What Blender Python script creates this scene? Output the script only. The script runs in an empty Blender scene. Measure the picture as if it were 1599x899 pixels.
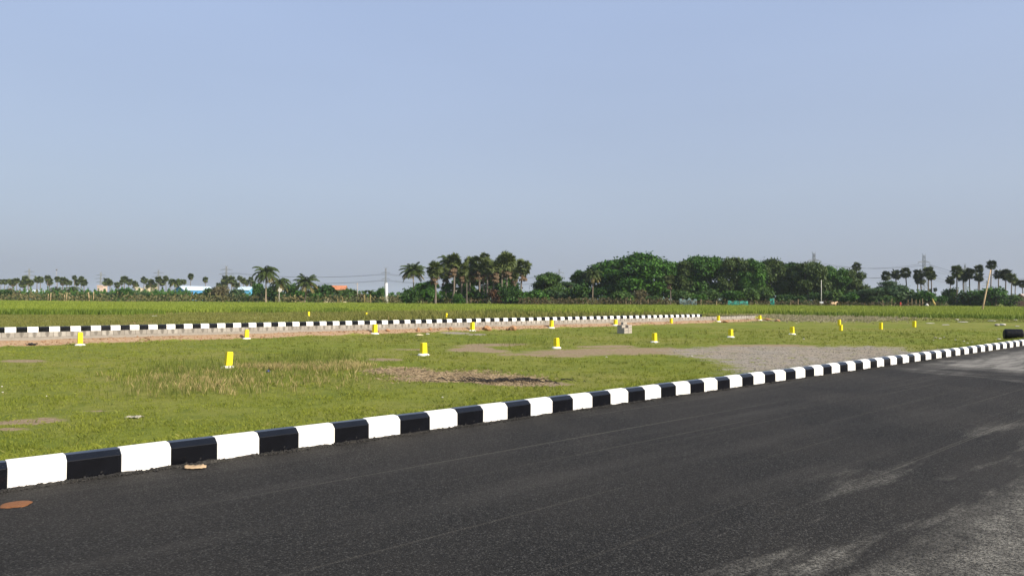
import bpy, bmesh, math, random
import numpy as np
from mathutils import Vector, Matrix, noise as mnoise

R = math.radians
random.seed(7)
rng = np.random.default_rng(7)
scene = bpy.context.scene
COL = scene.collection

# ------------------------------------------------------------------ camera
F = 1155.0                                   # focal length in photo pixels (1599 wide)
PW, PH = 1599.0, 899.0
PITCH, ROLL = math.atan((466 - 449.5) / F), 0.00552
CAMZ = 1.65
cam_d = bpy.data.cameras.new("camera"); cam = bpy.data.objects.new("camera", cam_d); COL.objects.link(cam)
scene.camera = cam
cam_d.sensor_width = 36.0; cam_d.lens = 36.0 * F / PW
cam_d.clip_start = 0.05; cam_d.clip_end = 9000
cp, sp, cr, sr = math.cos(PITCH), math.sin(PITCH), math.cos(ROLL), math.sin(ROLL)
right0, up0, fwd = Vector((1, 0, 0)), Vector((0, -sp, cp)), Vector((0, cp, sp))
right = right0 * cr + up0 * sr
up = up0 * cr - right0 * sr
M = Matrix((right, up, -fwd)).transposed().to_4x4(); M.translation = (0, 0, CAMZ)
cam.matrix_world = M

def ray(px, py):
    d = right * (px - PW / 2) + up * (PH / 2 - py) + fwd * F
    return d
def at_z(px, py, z):
    "ground point seen at a photo pixel on the level z"
    d = ray(px, py); k = (z - CAMZ) / d.z
    return Vector((d.x * k, d.y * k, z))
def at_d(px, py, dist):
    "point seen at a photo pixel at depth dist (world y)"
    d = ray(px, py); k = dist / d.y
    return Vector((d.x * k, dist, CAMZ + d.z * k))
def project(P):
    P = np.asarray(P, float) - np.array([0, 0, CAMZ])
    u = P @ np.array(right); v = P @ np.array(up); w = P @ np.array(fwd)
    w = np.where(w > .05, w, .05)
    return PW / 2 + F * u / w, PH / 2 - F * v / w

# ------------------------------------------------------------------ site frame: t along the roads, q across (away from the camera)
TH = 0.82172; X0, Y0 = -4.27558, 6.30179
ST, CT = math.sin(TH), math.cos(TH)
LS = 0.44426                                  # length of one kerb stone
QF = 33.4                                     # far kerb
def W(t, q): return X0 + ST * t - CT * q, Y0 + CT * t + ST * q
def TQ(x, y):
    dx, dy = x - X0, y - Y0
    return ST * dx + CT * dy, -CT * dx + ST * dy
def t_of(px, q):
    k = (px - 800) / F
    return (k * (Y0 + ST * q) - X0 + CT * q) / (ST - k * CT)
T_WALL0, T_WALL1, T_KERB1 = t_of(-260, QF), t_of(1178, QF), t_of(1100, QF)
def road_z(t):
    t = np.clip(t, -30, 36); return -0.00545 * t + 9e-5 * t * t
def sstep(a, b, x):
    x = np.clip((x - a) / (b - a), 0, 1); return x * x * (3 - 2 * x)
def gh(t, q, bumps=True):
    t = np.asarray(t, float); q = np.asarray(q, float)
    zr = road_z(t)
    plot = -0.65 + 0 * t
    near = zr + 0.13 + (plot - zr - 0.13) * sstep(0.1, 5.0, q)
    # spoil bank at the foot of the block wall
    bank = 0.24 * sstep(32.45, 33.3, q + 0.12 * np.sin(t * 1.7) + 0.1 * np.sin(t * 0.61 + 1))
    inside = near + bank
    behind = 0.10 - 0.20 * sstep(T_KERB1 - .2, T_KERB1 + .3, t) - 0.12 * sstep(36, 46, q) - 0.45 * sstep(44, 90, q)
    open_ = -0.65 + 0.1 * sstep(36, 60, q)
    k = sstep(T_WALL1 - 0.4, T_WALL1 + 7, t)
    beh = behind * (1 - k) + open_ * k
    s = sstep(33.42, 33.5, q)
    h = inside * (1 - s) + beh * s
    end_open = sstep(T_WALL1, T_WALL1 + 4, t) * sstep(31, 32, q) * (1 - sstep(34, 36, q))
    h = h - bank * end_open * 0.8 * (1 - s)
    h = np.where(q < 0.06, zr - 0.06, h)
    if bumps:
        b = 0.022 * np.sin(t * 0.9 + 1.3 * np.sin(q * 0.5)) * np.sin(q * 0.8 + t * .21) + 0.012 * np.sin(t * 2.9 + q * 1.7)
        b = b * sstep(0.2, 1.5, q) * (1 - 0.7 * sstep(32, 33, q))
        h = h + b
    return h
def gz(x, y):
    t, q = TQ(x, y); return float(gh(t, q))
def on_ground(px, py, lvl=-0.65):
    d = ray(px, py); ks = np.geomspace(5, 400, 4000) / d.y
    X, Y, Z = d.x * ks, d.y * ks, CAMZ + d.z * ks
    below = Z <= gh(*TQ(X, Y))
    below &= TQ(X, Y)[1] > .3
    i = int(np.argmax(below)); return Vector((X[i], Y[i], gz(X[i], Y[i])))

# ------------------------------------------------------------------ node helper
class NT:
    def __init__(s, tree): s.t = tree; s.n = tree.nodes; s.l = tree.links
    def new(s, kind, **kw):
        n = s.n.new(kind)
        for k, v in kw.items(): setattr(n, k, v)
        return n
    def link(s, a, b): s.l.new(a, b)
    def put(s, sock, v):
        if hasattr(v, 'links') or isinstance(v, bpy.types.NodeSocket): s.l.new(v, sock)
        elif isinstance(v, (tuple, list)) and len(v) == 3 and sock.type == 'RGBA': sock.default_value = (*v, 1)
        else: sock.default_value = v
    def noise(s, vec, scale, detail=4, rough=.55, dist=0):
        n = s.new('ShaderNodeTexNoise'); n.inputs['Scale'].default_value = scale; n.inputs['Detail'].default_value = detail
        n.inputs['Roughness'].default_value = rough; n.inputs['Distortion'].default_value = dist
        if vec is not None: s.link(vec, n.inputs['Vector'])
        return n.outputs['Fac']
    def voro(s, vec, scale, out='Distance'):
        n = s.new('ShaderNodeTexVoronoi'); n.inputs['Scale'].default_value = scale
        s.link(vec, n.inputs['Vector']); return n.outputs[out]
    def ramp(s, f, a, b, lo=0., hi=1.):
        n = s.new('ShaderNodeMapRange'); s.put(n.inputs[0], f)
        for i, v in enumerate((a, b, lo, hi)): n.inputs[i + 1].default_value = v
        return n.outputs[0]
    def math(s, op, a, b=0.):
        n = s.new('ShaderNodeMath', operation=op); s.put(n.inputs[0], a); s.put(n.inputs[1], b); return n.outputs[0]
    def mix(s, f, a, b, mode='MIX'):
        n = s.new('ShaderNodeMix', data_type='RGBA', blend_type=mode)
        s.put(n.inputs[0], f); s.put(n.inputs[6], a); s.put(n.inputs[7], b); return n.outputs[2]
    def scale(s, vec, x, y, z):
        n = s.new('ShaderNodeMapping'); n.inputs['Scale'].default_value = (x, y, z); s.link(vec, n.inputs['Vector']); return n.outputs[0]
    def bump(s, h, strength, dist):
        n = s.new('ShaderNodeBump'); n.inputs['Strength'].default_value = strength; n.inputs['Distance'].default_value = dist
        s.link(h, n.inputs['Height']); return n.outputs[0]
def new_mat(name):
    m = bpy.data.materials.new(name); m.use_nodes = True; t = NT(m.node_tree)
    b = t.n['Principled BSDF']; b.inputs['Roughness'].default_value = .8
    return m, t, b
def obj_co(t): return t.new('ShaderNodeTexCoord').outputs['Object']
def pos_co(t): return t.new('ShaderNodeNewGeometry').outputs['Position']

def plain(name, col, rough=.75, var=.25, scale=6., metal=0., bump=0., spec=.3, dirt=None, dirt_amt=.0):
    m, t, b = new_mat(name); co = obj_co(t)
    n = t.noise(co, scale, 5)
    c = t.mix(t.ramp(n, .3, .7), tuple(x * (1 - var) for x in col), tuple(min(1, x * (1 + var)) for x in col))
    if dirt is not None:
        d = t.noise(co, scale * 2.3, 6, .65)
        c = t.mix(t.ramp(d, .62 - dirt_amt, .75, 0, 1), c, dirt)
    t.link(c, b.inputs['Base Color']); b.inputs['Roughness'].default_value = rough; b.inputs['Metallic'].default_value = metal
    b.inputs['Specular IOR Level'].default_value = spec
    if bump: t.link(t.bump(t.noise(co, scale * 5, 5), .5, bump), b.inputs['Normal'])
    return m

def leafy(name, a, b_, transl=.25, nscale=.5, dead=None, dead_amt=0.):
    "foliage: every leaf its own tint, tints drifting over metres, light passing through"
    m, t, b = new_mat(name)
    g = t.new('ShaderNodeNewGeometry'); oi = t.new('ShaderNodeObjectInfo')
    n = t.noise(g.outputs['Position'], nscale, 3)
    f = t.math('ADD', t.math('MULTIPLY', g.outputs['Random Per Island'], .55), t.math('MULTIPLY', t.ramp(n, .3, .7), .35))
    f = t.math('ADD', f, t.math('MULTIPLY', oi.outputs['Random'], .12))
    c = t.mix(f, a, b_)
    if dead is not None:
        n2 = t.noise(g.outputs['Position'], nscale * 1.7, 2)
        k = t.math('ADD', t.ramp(n2, .45, .75), t.math('MULTIPLY', g.outputs['Random Per Island'], .4))
        c = t.mix(t.ramp(k, 1.1 - dead_amt, 1.5 - dead_amt), c, dead)
    t.link(c, b.inputs['Base Color']); b.inputs['Roughness'].default_value = .6; b.inputs['Specular IOR Level'].default_value = .25
    tr = t.new('ShaderNodeBsdfTranslucent'); t.link(c, tr.inputs['Color'])
    mx = t.new('ShaderNodeMixShader'); mx.inputs[0].default_value = transl
    t.link(b.outputs[0], mx.inputs[1]); t.link(tr.outputs[0], mx.inputs[2])
    t.link(mx.outputs[0], t.n['Material Output'].inputs['Surface'])
    return m

# ------------------------------------------------------------------ mesh helper
def mesh_np(name, V, Fc, mats=(), smooth=False, midx=None):
    V = np.ascontiguousarray(V, np.float32); Fc = np.ascontiguousarray(Fc, np.int32); n, k = Fc.shape
    me = bpy.data.meshes.new(name)
    me.vertices.add(len(V)); me.vertices.foreach_set('co', V.ravel())
    me.loops.add(n * k); me.loops.foreach_set('vertex_index', Fc.ravel())
    me.polygons.add(n); me.polygons.foreach_set('loop_start', np.arange(0, n * k, k, dtype=np.int32))
    if midx is not None: me.polygons.foreach_set('material_index', np.asarray(midx, np.int32))
    if smooth: me.polygons.foreach_set('use_smooth', np.ones(n, bool))
    for m in mats: me.materials.append(m)
    me.update(calc_edges=True); me.validate()
    return me
class MB:
    "collects quads for one part"
    def __init__(s): s.v = []; s.f = []; s.n = 0
    def add(s, V, Fc):
        s.v.append(np.asarray(V, float)); s.f += [tuple(i + s.n for i in f) for f in Fc]; s.n += len(V)
    def box(s, c, size, rot=None, taper=1.):
        x, y, z = (k / 2 for k in size); V = []
        for sz in (-1, 1):
            k = taper if sz > 0 else 1
            for sx, sy in ((-1, -1), (1, -1), (1, 1), (-1, 1)): V.append(Vector((sx * x * k, sy * y * k, sz * z)))
        if rot is not None: V = [rot @ v for v in V]
        V = [v + Vector(c) for v in V]
        s.add([tuple(v) for v in V], [(3, 2, 1, 0), (4, 5, 6, 7), (0, 1, 5, 4), (1, 2, 6, 5), (2, 3, 7, 6), (3, 0, 4, 7)])
    def tube(s, pts, rad, n=6, cap=True):
        pts = [Vector(p) for p in pts]; V = []; Fc = []
        for i, p in enumerate(pts):
            d = (pts[min(i + 1, len(pts) - 1)] - pts[max(i - 1, 0)]).normalized()
            a = d.cross(Vector((0, 0, 1)) if abs(d.z) < .9 else Vector((1, 0, 0))).normalized(); b = d.cross(a)
            r = rad[i] if hasattr(rad, '__len__') else rad
            for k in range(n):
                g = 2 * math.pi * k / n; V.append(tuple(p + (a * math.cos(g) + b * math.sin(g)) * r))
        for i in range(len(pts) - 1):
            for k in range(n):
                k2 = (k + 1) % n; Fc.append((i * n + k, i * n + k2, (i + 1) * n + k2, (i + 1) * n + k))
        if cap: Fc += [tuple(range(n))[::-1], tuple((len(pts) - 1) * n + k for k in range(n))]
        s.add(V, Fc)
    def mesh(s, name, mat=None, smooth=False, bevel=0.):
        me = bpy.data.meshes.new(name)
        me.from_pydata(np.concatenate(s.v).tolist(), [], s.f)
        if bevel or True:
            bm = bmesh.new(); bm.from_mesh(me)
            if bevel: bmesh.ops.bevel(bm, geom=list(bm.edges), offset=bevel, segments=2, affect='EDGES', profile=.6)
            bmesh.ops.recalc_face_normals(bm, faces=bm.faces); bm.to_mesh(me); bm.free()
        if smooth:
            for p in me.polygons: p.use_smooth = True
        if mat: me.materials.append(mat)
        return me
def obj(name, me, parent=None, loc=(0, 0, 0), rot=(0, 0, 0), sc=(1, 1, 1), kind=None):
    o = bpy.data.objects.new(name, me); COL.objects.link(o)
    o.location = loc; o.rotation_euler = rot; o.scale = sc
    if parent: o.parent = parent
    if kind: o['kind'] = kind
    return o
def tag(o, label, cat, group=None, kind=None):
    o['label'] = label; o['category'] = cat
    if group: o['group'] = group
    if kind: o['kind'] = kind
    return o
def thing(name, label, cat, loc, rz=0., sc=(1, 1, 1), group=None, parts=()):
    o = obj(name, None, None, loc, (0, 0, rz), sc); o.empty_display_size = .2
    tag(o, label, cat, group)
    for pn, me in parts: obj(pn, me, o)
    return o

# ------------------------------------------------------------------ materials
GRASS_A, GRASS_B, GRASS_Y = (.115, .156, .018), (.200, .228, .030), (.250, .232, .060)
def ground_material():
    m, t, b = new_mat('ground'); co = pos_co(t)
    z = t.new('ShaderNodeAttribute', attribute_name='zones'); sep = t.new('ShaderNodeSeparateColor'); t.link(z.outputs['Color'], sep.inputs[0])
    bare, grav, dry = sep.outputs; bank = z.outputs['Alpha']
    n_big = t.noise(co, .13, 4); n_mid = t.noise(co, .7, 5, .6); n_fine = t.noise(co, 9, 6, .7); n_v = t.noise(co, 45, 4, .7); n_pat = t.noise(co, 1.5, 5, .6)
    c = t.mix(t.ramp(n_mid, .3, .7), GRASS_A, GRASS_B)
    c = t.mix(t.ramp(n_big, .40, .62, 0, .75), c, GRASS_Y)
    c = t.mix(t.ramp(n_pat, .50, .66, 0, .55), c, (.085, .125, .018))
    c = t.mix(t.ramp(n_fine, .35, .75, 0, .45), c, (.055, .075, .014))
    c = t.mix(t.ramp(n_v, .5, .75, 0, .5), c, (.26, .24, .08))
    c = t.mix(t.math('MULTIPLY', dry, t.ramp(n_fine, .2, .6, .55, 1.)), c, t.mix(n_mid, (.165, .17, .045), (.27, .24, .085)))
    def edge(mask, amt=.45):
        k = t.math('ADD', 1., t.math('MULTIPLY', t.math('SUBTRACT', n_pat, .5), amt * 7))
        k = t.math('ADD', k, t.math('MULTIPLY', t.math('SUBTRACT', n_fine, .5), amt * 4.5))
        return t.ramp(t.math('MULTIPLY', mask, k), .30, .62)
    soil = t.mix(t.ramp(n_fine, .3, .7), (.20, .145, .08), (.36, .285, .185))
    soil = t.mix(t.ramp(n_v, .45, .7, 0, .5), soil, (.12, .075, .04))
    c = t.mix(edge(bare), c, soil)
    orange = t.mix(t.ramp(n_fine, .3, .7), (.24, .15, .085), (.42, .31, .205)); orange = t.mix(t.ramp(n_v, .5, .75, 0, .5), orange, (.14, .07, .035))
    c = t.mix(edge(bank, .35), c, orange)
    cell = t.voro(co, 22, 'Color'); sc_ = t.new('ShaderNodeSeparateColor'); t.link(cell, sc_.inputs[0])
    stones = t.mix(sc_.outputs[0], (.16, .142, .118), (.38, .345, .29))
    stones = t.mix(t.ramp(n_mid, .35, .65, 0, .55), stones, (.30, .24, .165))
    c = t.mix(edge(grav, .6), c, stones)
    t.link(c, b.inputs['Base Color']); b.inputs['Roughness'].default_value = .95; b.inputs['Specular IOR Level'].default_value = .1
    h = t.math('ADD', t.math('MULTIPLY', n_fine, .6), t.math('MULTIPLY', n_v, .4))
    t.link(t.bump(h, .9, .05), b.inputs['Normal'])
    return m

def asphalt_material():
    m, t, b = new_mat('asphalt'); co = obj_co(t)                       # object axes: x along the road, y across it
    sx = t.new('ShaderNodeSeparateXYZ'); t.link(co, sx.inputs[0]); X, Y = sx.outputs[0], sx.outputs[1]
    grain = t.noise(co, 110, 4, .85); cells = t.voro(co, 95, 'Color'); zone = t.noise(co, .16, 3); cs = t.new('ShaderNodeSeparateColor'); t.link(cells, cs.inputs[0])
    big = t.noise(co, .35, 4); lanes = t.noise(t.scale(co, .12, 1.4, 1), 1.0, 5, .6)
    c = t.mix(t.ramp(grain, .36, .64), (.002, .002, .002), (.040, .038, .034))
    c = t.mix(t.ramp(cs.outputs[0], .72, .98, 0, .85), c, (.098, .094, .085))
    c = t.mix(t.ramp(cs.outputs[1], .75, .9, 0, .8), c, (.003, .003, .003))
    c = t.mix(t.ramp(big, .4, .65, 0, .30), c, (.056, .050, .042))
    c = t.mix(t.ramp(zone, .48, .53, 0, .35), c, t.mix(1., c, (.55, .58, .62), 'MULTIPLY'))
    c = t.mix(t.ramp(lanes, .52, .72, 0, .35), c, (.075, .070, .062))
    # rolled streaks running with the road
    st = t.noise(t.scale(co, .05, 9, 1), 1.0, 3, .5)
    c = t.mix(t.math('MULTIPLY', t.ramp(st, .62, .72, 0, .55), t.ramp(grain, .3, .6)), c, (.13, .12, .10))
    # paving joint at 5.65 m from the kerb; dusty older lane beyond it
    far = t.ramp(t.math('ADD', Y, t.math('MULTIPLY', t.math('SUBTRACT', t.noise(co, 2.5, 3), .5), .10)), -5.60, -5.66)
    dustn = t.noise(t.scale(co, .30, 1.1, 1), 1.25, 5, .65)
    dust = t.math('MULTIPLY', far, t.ramp(dustn, .40, .60, .22, 1.))
    d2 = t.math('MULTIPLY', t.ramp(Y, -4.0, -5.2), t.ramp(t.noise(t.scale(co, .28, 1.5, 1), 1.5, 5, .65), .55, .68))
    dust = t.math('MAXIMUM', dust, t.math('MULTIPLY', d2, .8))
    # settled pale dust where the road runs out by the drum
    d3 = t.math('MULTIPLY', t.ramp(t.math('ADD', X, t.math('MULTIPLY', t.math('SUBTRACT', t.noise(t.scale(co, 1, .4, 1), .6, 4), .5), 9)), 18.5, 21), t.ramp(t.math('ADD', Y, t.math('MULTIPLY', t.math('SUBTRACT', t.noise(co, 1.3, 4), .5), 1.6)), -.35, -1.1))
    d3n = t.math('MULTIPLY', d3, t.ramp(t.noise(t.scale(co, .4, 2.2, 1), 1.4, 5, .65), .34, .56, .15, .72))
    c = t.mix(d3n, c, (.31, .295, .26))
    c = t.mix(t.math('MULTIPLY', dust, t.math('MULTIPLY', t.ramp(t.noise(co, 42, 4, .95), .45, .56, 0., 1.), t.ramp(t.noise(t.scale(co, 1.5, .5, 1), 9, 4, .7), .35, .6, .35, 1.))), c, (.31, .295, .25))
    t.link(c, b.inputs['Base Color'])
    b.inputs['Roughness'].default_value = .85; b.inputs['Specular IOR Level'].default_value = .15
    t.link(t.bump(t.math('ADD', grain, t.math('MULTIPLY', t.voro(co, 90), .8)), .8, .012), b.inputs['Normal'])
    return m

M_GROUND, M_ROAD = ground_material(), asphalt_material()
M_WHITE = plain('white_kerb_paint', (.80, .79, .75), .55, .05, 3.5, bump=.004, dirt=(.50, .46, .40), dirt_amt=-.02)
M_BLACK = plain('black_kerb_paint', (.0035, .004, .006), .12, .3, 5, bump=.0008, spec=.5, dirt=(.06, .058, .055), dirt_amt=-.02)
M_YELLOW = plain('yellow_paint', (.80, .66, .015), .5, .06, 5, bump=.004, dirt=(.60, .44, .02), dirt_amt=.03)
M_CEMENT_WHITE = plain('whitewash', (.74, .73, .69), .85, .1, 8, bump=.01)
M_BLOCK = plain('concrete_block', (.36, .325, .28), .9, .22, 9, bump=.01)
M_BARK = plain('bark', (.13, .10, .075), .9, .35, 3, bump=.03)
M_PALMBARK = plain('palm_bark', (.15, .125, .10), .9, .3, 3, bump=.02)
M_COCOBARK = plain('coconut_bark', (.30, .235, .165), .9, .25, 3, bump=.02)
M_STEEL = plain('galvanised_steel', (.20, .21, .22), .6, .1, 1, metal=.3)
M_WIRE = plain('wire', (.05, .05, .055), .6, .05, 1)
M_ROCK = plain('laterite_rock', (.34, .19, .10), .95, .35, 4, bump=.03)
M_GREYROCK = plain('grey_stone', (.34, .31, .27), .9, .25, 6, bump=.02)

L_RAIN = leafy('rain_tree_leaf', (.016, .048, .006), (.066, .175, .014), .18, .25)
L_DARK = leafy('dark_leaf', (.012, .034, .006), (.046, .112, .013), .14, .25)
L_BROWN = leafy('olive_brown_leaf', (.020, .042, .007), (.075, .115, .022), .12, .25)
L_LIGHT = leafy('light_leaf', (.030, .070, .014), (.085, .155, .026), .25, .3)
L_ACACIA = leafy('feathery_leaf', (.028, .062, .022), (.075, .130, .042), .25, .3)
L_DRYSHRUB = leafy('dry_shrub_leaf', (.060, .060, .026), (.150, .125, .060), .2, .4)
L_RED = leafy('dry_red_leaf', (.10, .045, .022), (.21, .12, .065), .15, .5)
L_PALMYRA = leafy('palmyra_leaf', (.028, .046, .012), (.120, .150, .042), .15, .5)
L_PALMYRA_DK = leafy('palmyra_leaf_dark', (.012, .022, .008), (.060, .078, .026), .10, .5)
L_DEAD = leafy('dead_frond', (.060, .042, .022), (.19, .125, .070), .12, .6)
L_COCO = leafy('coconut_leaf', (.018, .040, .009), (.085, .115, .024), .15, .4)
L_COCO_Y = leafy('old_coconut_leaf', (.10, .10, .03), (.23, .18, .065), .2, .4)
L_BANANA = leafy('banana_leaf', (.035, .075, .014), (.11, .16, .03), .3, .5)
G_LAWN = leafy('lawn_blade', (.115, .156, .016), (.275, .295, .044), .3, .5, dead=(.32, .28, .11), dead_amt=.22)
G_CROP = leafy('crop_blade', (.115, .178, .017), (.295, .345, .054), .35, .045, dead=(.24, .20, .07), dead_amt=.05)
G_WEED = leafy('weed_blade', (.105, .125, .024), (.235, .225, .065), .3, .12, dead=(.30, .22, .11), dead_amt=.25)
G_STRAW = leafy('straw_blade', (.28, .225, .09), (.50, .41, .19), .3, .9, dead=(.16, .19, .04), dead_amt=.6)
G_REED = leafy('reed_blade', (.085, .120, .018), (.20, .225, .05), .3, .6)
G_CLOD = leafy('clod_grass', (.20, .185, .10), (.42, .37, .25), .2, .6)

# ------------------------------------------------------------------ ground sheet
def ell(cx, cy, rx, ry, lvl=-.65):
    c = on_ground(cx, cy, lvl); a = on_ground(cx + rx, cy, lvl) - c; b = on_ground(cx, cy - ry * .9, lvl) - c
    A = np.linalg.inv(np.array([[a.x, b.x], [a.y, b.y]])); return np.array([c.x, c.y]), A
def ell_mask(P, E):
    c, A = E; d = (P - c) @ A.T; return np.clip(1.35 - 1.05 * (d ** 2).sum(1), 0, 1)
BARE = [ell(*e) for e in ((70, 655, 42, 4), (20, 661, 40, 2.2), (15, 670, 45, 2.8), (95, 649, 26, 2.5), (130, 658, 50, 1.2), (165, 642, 24, 1.5), (620, 580, 55, 6), (700, 588, 90, 8), (790, 594, 66, 8), (840, 600, 60, 5),
        (735, 545, 40, 5), (770, 549, 30, 4), (600, 562, 32, 3.5), (945, 541, 50, 2.5), (1190, 540, 90, 3), (40, 563, 40, 2), (640, 546, 30, 1.6), (770, 538, 60, 2))]
GRAV = [ell(*e) for e in ((710, 520, 25, 2.2), (745, 522, 16, 1.5))]
def poly(pts):
    return np.array([[p.x, p.y] for p in (on_ground(*q) for q in pts)])
def poly_mask(P, V, soft):
    "1 well inside the outline, .5 on it, 0 outside"
    inside = np.zeros(len(P), bool); dist = np.full(len(P), 1e9); n = len(V)
    for k in range(n):
        a, b = V[k], V[(k + 1) % n]; ab = b - a; u = np.clip(((P - a) @ ab) / (ab @ ab), 0, 1); dist = np.minimum(dist, np.hypot(*(P - a - u[:, None] * ab).T))
        c = (a[1] > P[:, 1]) != (b[1] > P[:, 1]); xx = a[0] + (P[:, 1] - a[1]) / np.where(c, b[1] - a[1], 1) * ab[0]; inside ^= c & (P[:, 0] < xx)
    return np.clip(.5 + np.where(inside, dist, -dist) / soft, 0, 1)
GPOLY = poly(((1045, 547), (1120, 541.5), (1180, 541), (1300, 541.5), (1400, 542), (1475, 547), (1510, 551), (1440, 557), (1380, 564.5), (1320, 572), (1270, 579), (1230, 583), (1190, 586), (1155, 574), (1120, 561), (1060, 554)))
TPOLY = poly(((790, 554), (850, 547), (900, 545), (960, 543.5), (1040, 543), (1090, 547), (1060, 553.5), (1000, 553), (950, 553.5), (900, 557), (850, 556)))
def masks(x, y):
    P = np.c_[x, y]; t, q = TQ(x, y)
    bare = np.zeros(len(P)); grav = np.zeros(len(P))
    for e in BARE: bare = np.maximum(bare, ell_mask(P, e))
    for e in GRAV: grav = np.maximum(grav, ell_mask(P, e))
    grav = np.maximum(grav, poly_mask(P, GPOLY, 3.0)); bare = np.maximum(bare, poly_mask(P, TPOLY, 2.6))
    bank = sstep(32.3, 32.9, q) * (1 - sstep(33.42, 33.46, q)) * (1 - sstep(T_WALL1 + 1, T_WALL1 + 5, t))
    hx, hy = at_z(1205, 498, -.6).xy; hd = np.hypot((x - hx) / 3.2, (y - hy) / 5.0); bank = np.maximum(bank, np.clip(1.2 - hd, 0, 1))
    dry = sstep(33.5, 33.8, q) * (1 - sstep(60, 80, q)) * .8
    col = 800 + F * x / np.maximum(y, 1)
    dry = np.maximum(dry, .9 * sstep(1080, 1120, col) * (1 - sstep(1420, 1500, col)) * sstep(82, 90, y) * (1 - sstep(118, 124, y)))
    return bare, grav, dry, bank
def spaced(parts):
    return np.unique(np.round(np.concatenate([np.arange(a, b, s) for a, b, s in parts]), 4))
ts = spaced([(-3000, -500, 250), (-500, -60, 40), (-60, -12, 4), (-12, 70, .4), (70, 130, 1), (130, 500, 20), (500, 3001, 250)])
qs = spaced([(-3000, -500, 250), (-500, -60, 40), (-60, -10, 5), (-10, .2, .8), (.05, 1, .16), (1, 32, .4), (32, 33.4, .1), (33.42, 33.43, 1), (33.46, 33.461, 1), (33.5, 33.51, 1), (33.7, 40, .4), (40, 90, 1.5), (90, 500, 20), (500, 3001, 250)])
Tg, Qg = np.meshgrid(ts, qs); tf, qf = Tg.ravel(), Qg.ravel(); xf, yf = W(tf, qf)
nt, nq = len(ts), len(qs)
i = np.arange(nt * nq).reshape(nq, nt)
Fq = np.stack([i[:-1, :-1], i[:-1, 1:], i[1:, 1:], i[1:, :-1]], -1).reshape(-1, 4)[:, ::-1]
gm = mesh_np('ground', np.c_[xf, yf, gh(tf, qf)], Fq, [M_GROUND], True)
if gm.polygons[0].normal.z < 0: gm.flip_normals()
za = gm.attributes.new('zones', 'FLOAT_COLOR', 'POINT')
zc = np.stack(masks(xf, yf), -1).astype(np.float32); zc[yf < 1] = 0
za.data.foreach_set('color', zc.ravel())
ground = obj('ground', gm, kind='structure')

# ------------------------------------------------------------------ road (own axes: x = t, y = -q side)
tr = np.concatenate([np.arange(-40, 60, .5), np.arange(60, 161, 10)]); qr = np.concatenate([np.arange(-14, -.5, .5), [-.4, -.2, -.05, .05]])
Tr, Qr = np.meshgrid(tr, qr); n1, n2 = len(tr), len(qr)
i = np.arange(n1 * n2).reshape(n2, n1)
Fr = np.stack([i[:-1, :-1], i[:-1, 1:], i[1:, 1:], i[1:, :-1]], -1).reshape(-1, 4)
camber = road_z(Tr.ravel())
rm = mesh_np('road', np.c_[Tr.ravel(), Qr.ravel(), camber], Fr, [M_ROAD], True)
if rm.polygons[0].normal.z < 0: rm.flip_normals()
road = obj('road', rm, None, (X0, Y0, 0), (0, 0, math.atan2(CT, ST)), kind='structure')
# crumbly tar edge along the kerb foot
tt = np.arange(-8, 60, .03); V = []; Fe = []
for k, t_ in enumerate(tt):
    w = .05 + .05 * mnoise.noise((t_ * 2.1, 0, 0)) + .02 * mnoise.noise((t_ * 14, 3, 0)); w = max(.012, w)
    h = max(.004, .020 + .018 * mnoise.noise((t_ * 5, 7, 0)) + .010 * mnoise.noise((t_ * 33, 9, 0))); z = float(road_z(t_))
    V += [(t_, .02, z + h), (t_, -.35 * w, z + h * .8), (t_, -w, z + .002)]
    if k: a = 3 * (k - 1); Fe += [(a, a + 1, a + 4, a + 3), (a + 1, a + 2, a + 5, a + 4)]
em = mesh_np('road_edge', np.array(V), np.array(Fe), [M_ROAD], False)
if em.polygons[0].normal.z < 0: em.flip_normals()
obj('road_edge', em, None, (X0, Y0, 0), (0, 0, math.atan2(CT, ST)), kind='structure')

cv, cf, nb_ = [], [], 0
_ic = bmesh.new(); bmesh.ops.create_icosphere(_ic, subdivisions=1, radius=.5); iv = np.array([v.co[:] for v in _ic.verts]); fi = np.array([[v.index for v in f.verts] for f in _ic.faces]); _ic.free()
for k in range(5000):
    t_ = -1.5 + 24 * random.random() ** 1.7; q_ = -abs(random.gauss(0, .035)) - .004; z_ = random.uniform(.006, .020) * random.choice((1, 1, 1.5))
    if mnoise.noise((t_ * 1.3, 2, 0)) < -.25 + .5 * random.random() - .2: continue
    P = iv * (1 + rng.uniform(-.25, .25, iv.shape)) * z_ + np.array([t_, q_, float(road_z(t_)) + .012 * max(0, 1 + q_ / .05) + z_ * .25]); cv.append(P); cf.append(fi + nb_); nb_ += len(P)
o = obj('tar_crumbs', mesh_np('tar_crumbs', np.concatenate(cv), np.concatenate(cf), [plain('tar_crumb', (.022, .021, .02), .9, .6, 60)]), None, (X0, Y0, 0), (0, 0, math.atan2(CT, ST))); tag_late = o
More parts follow.
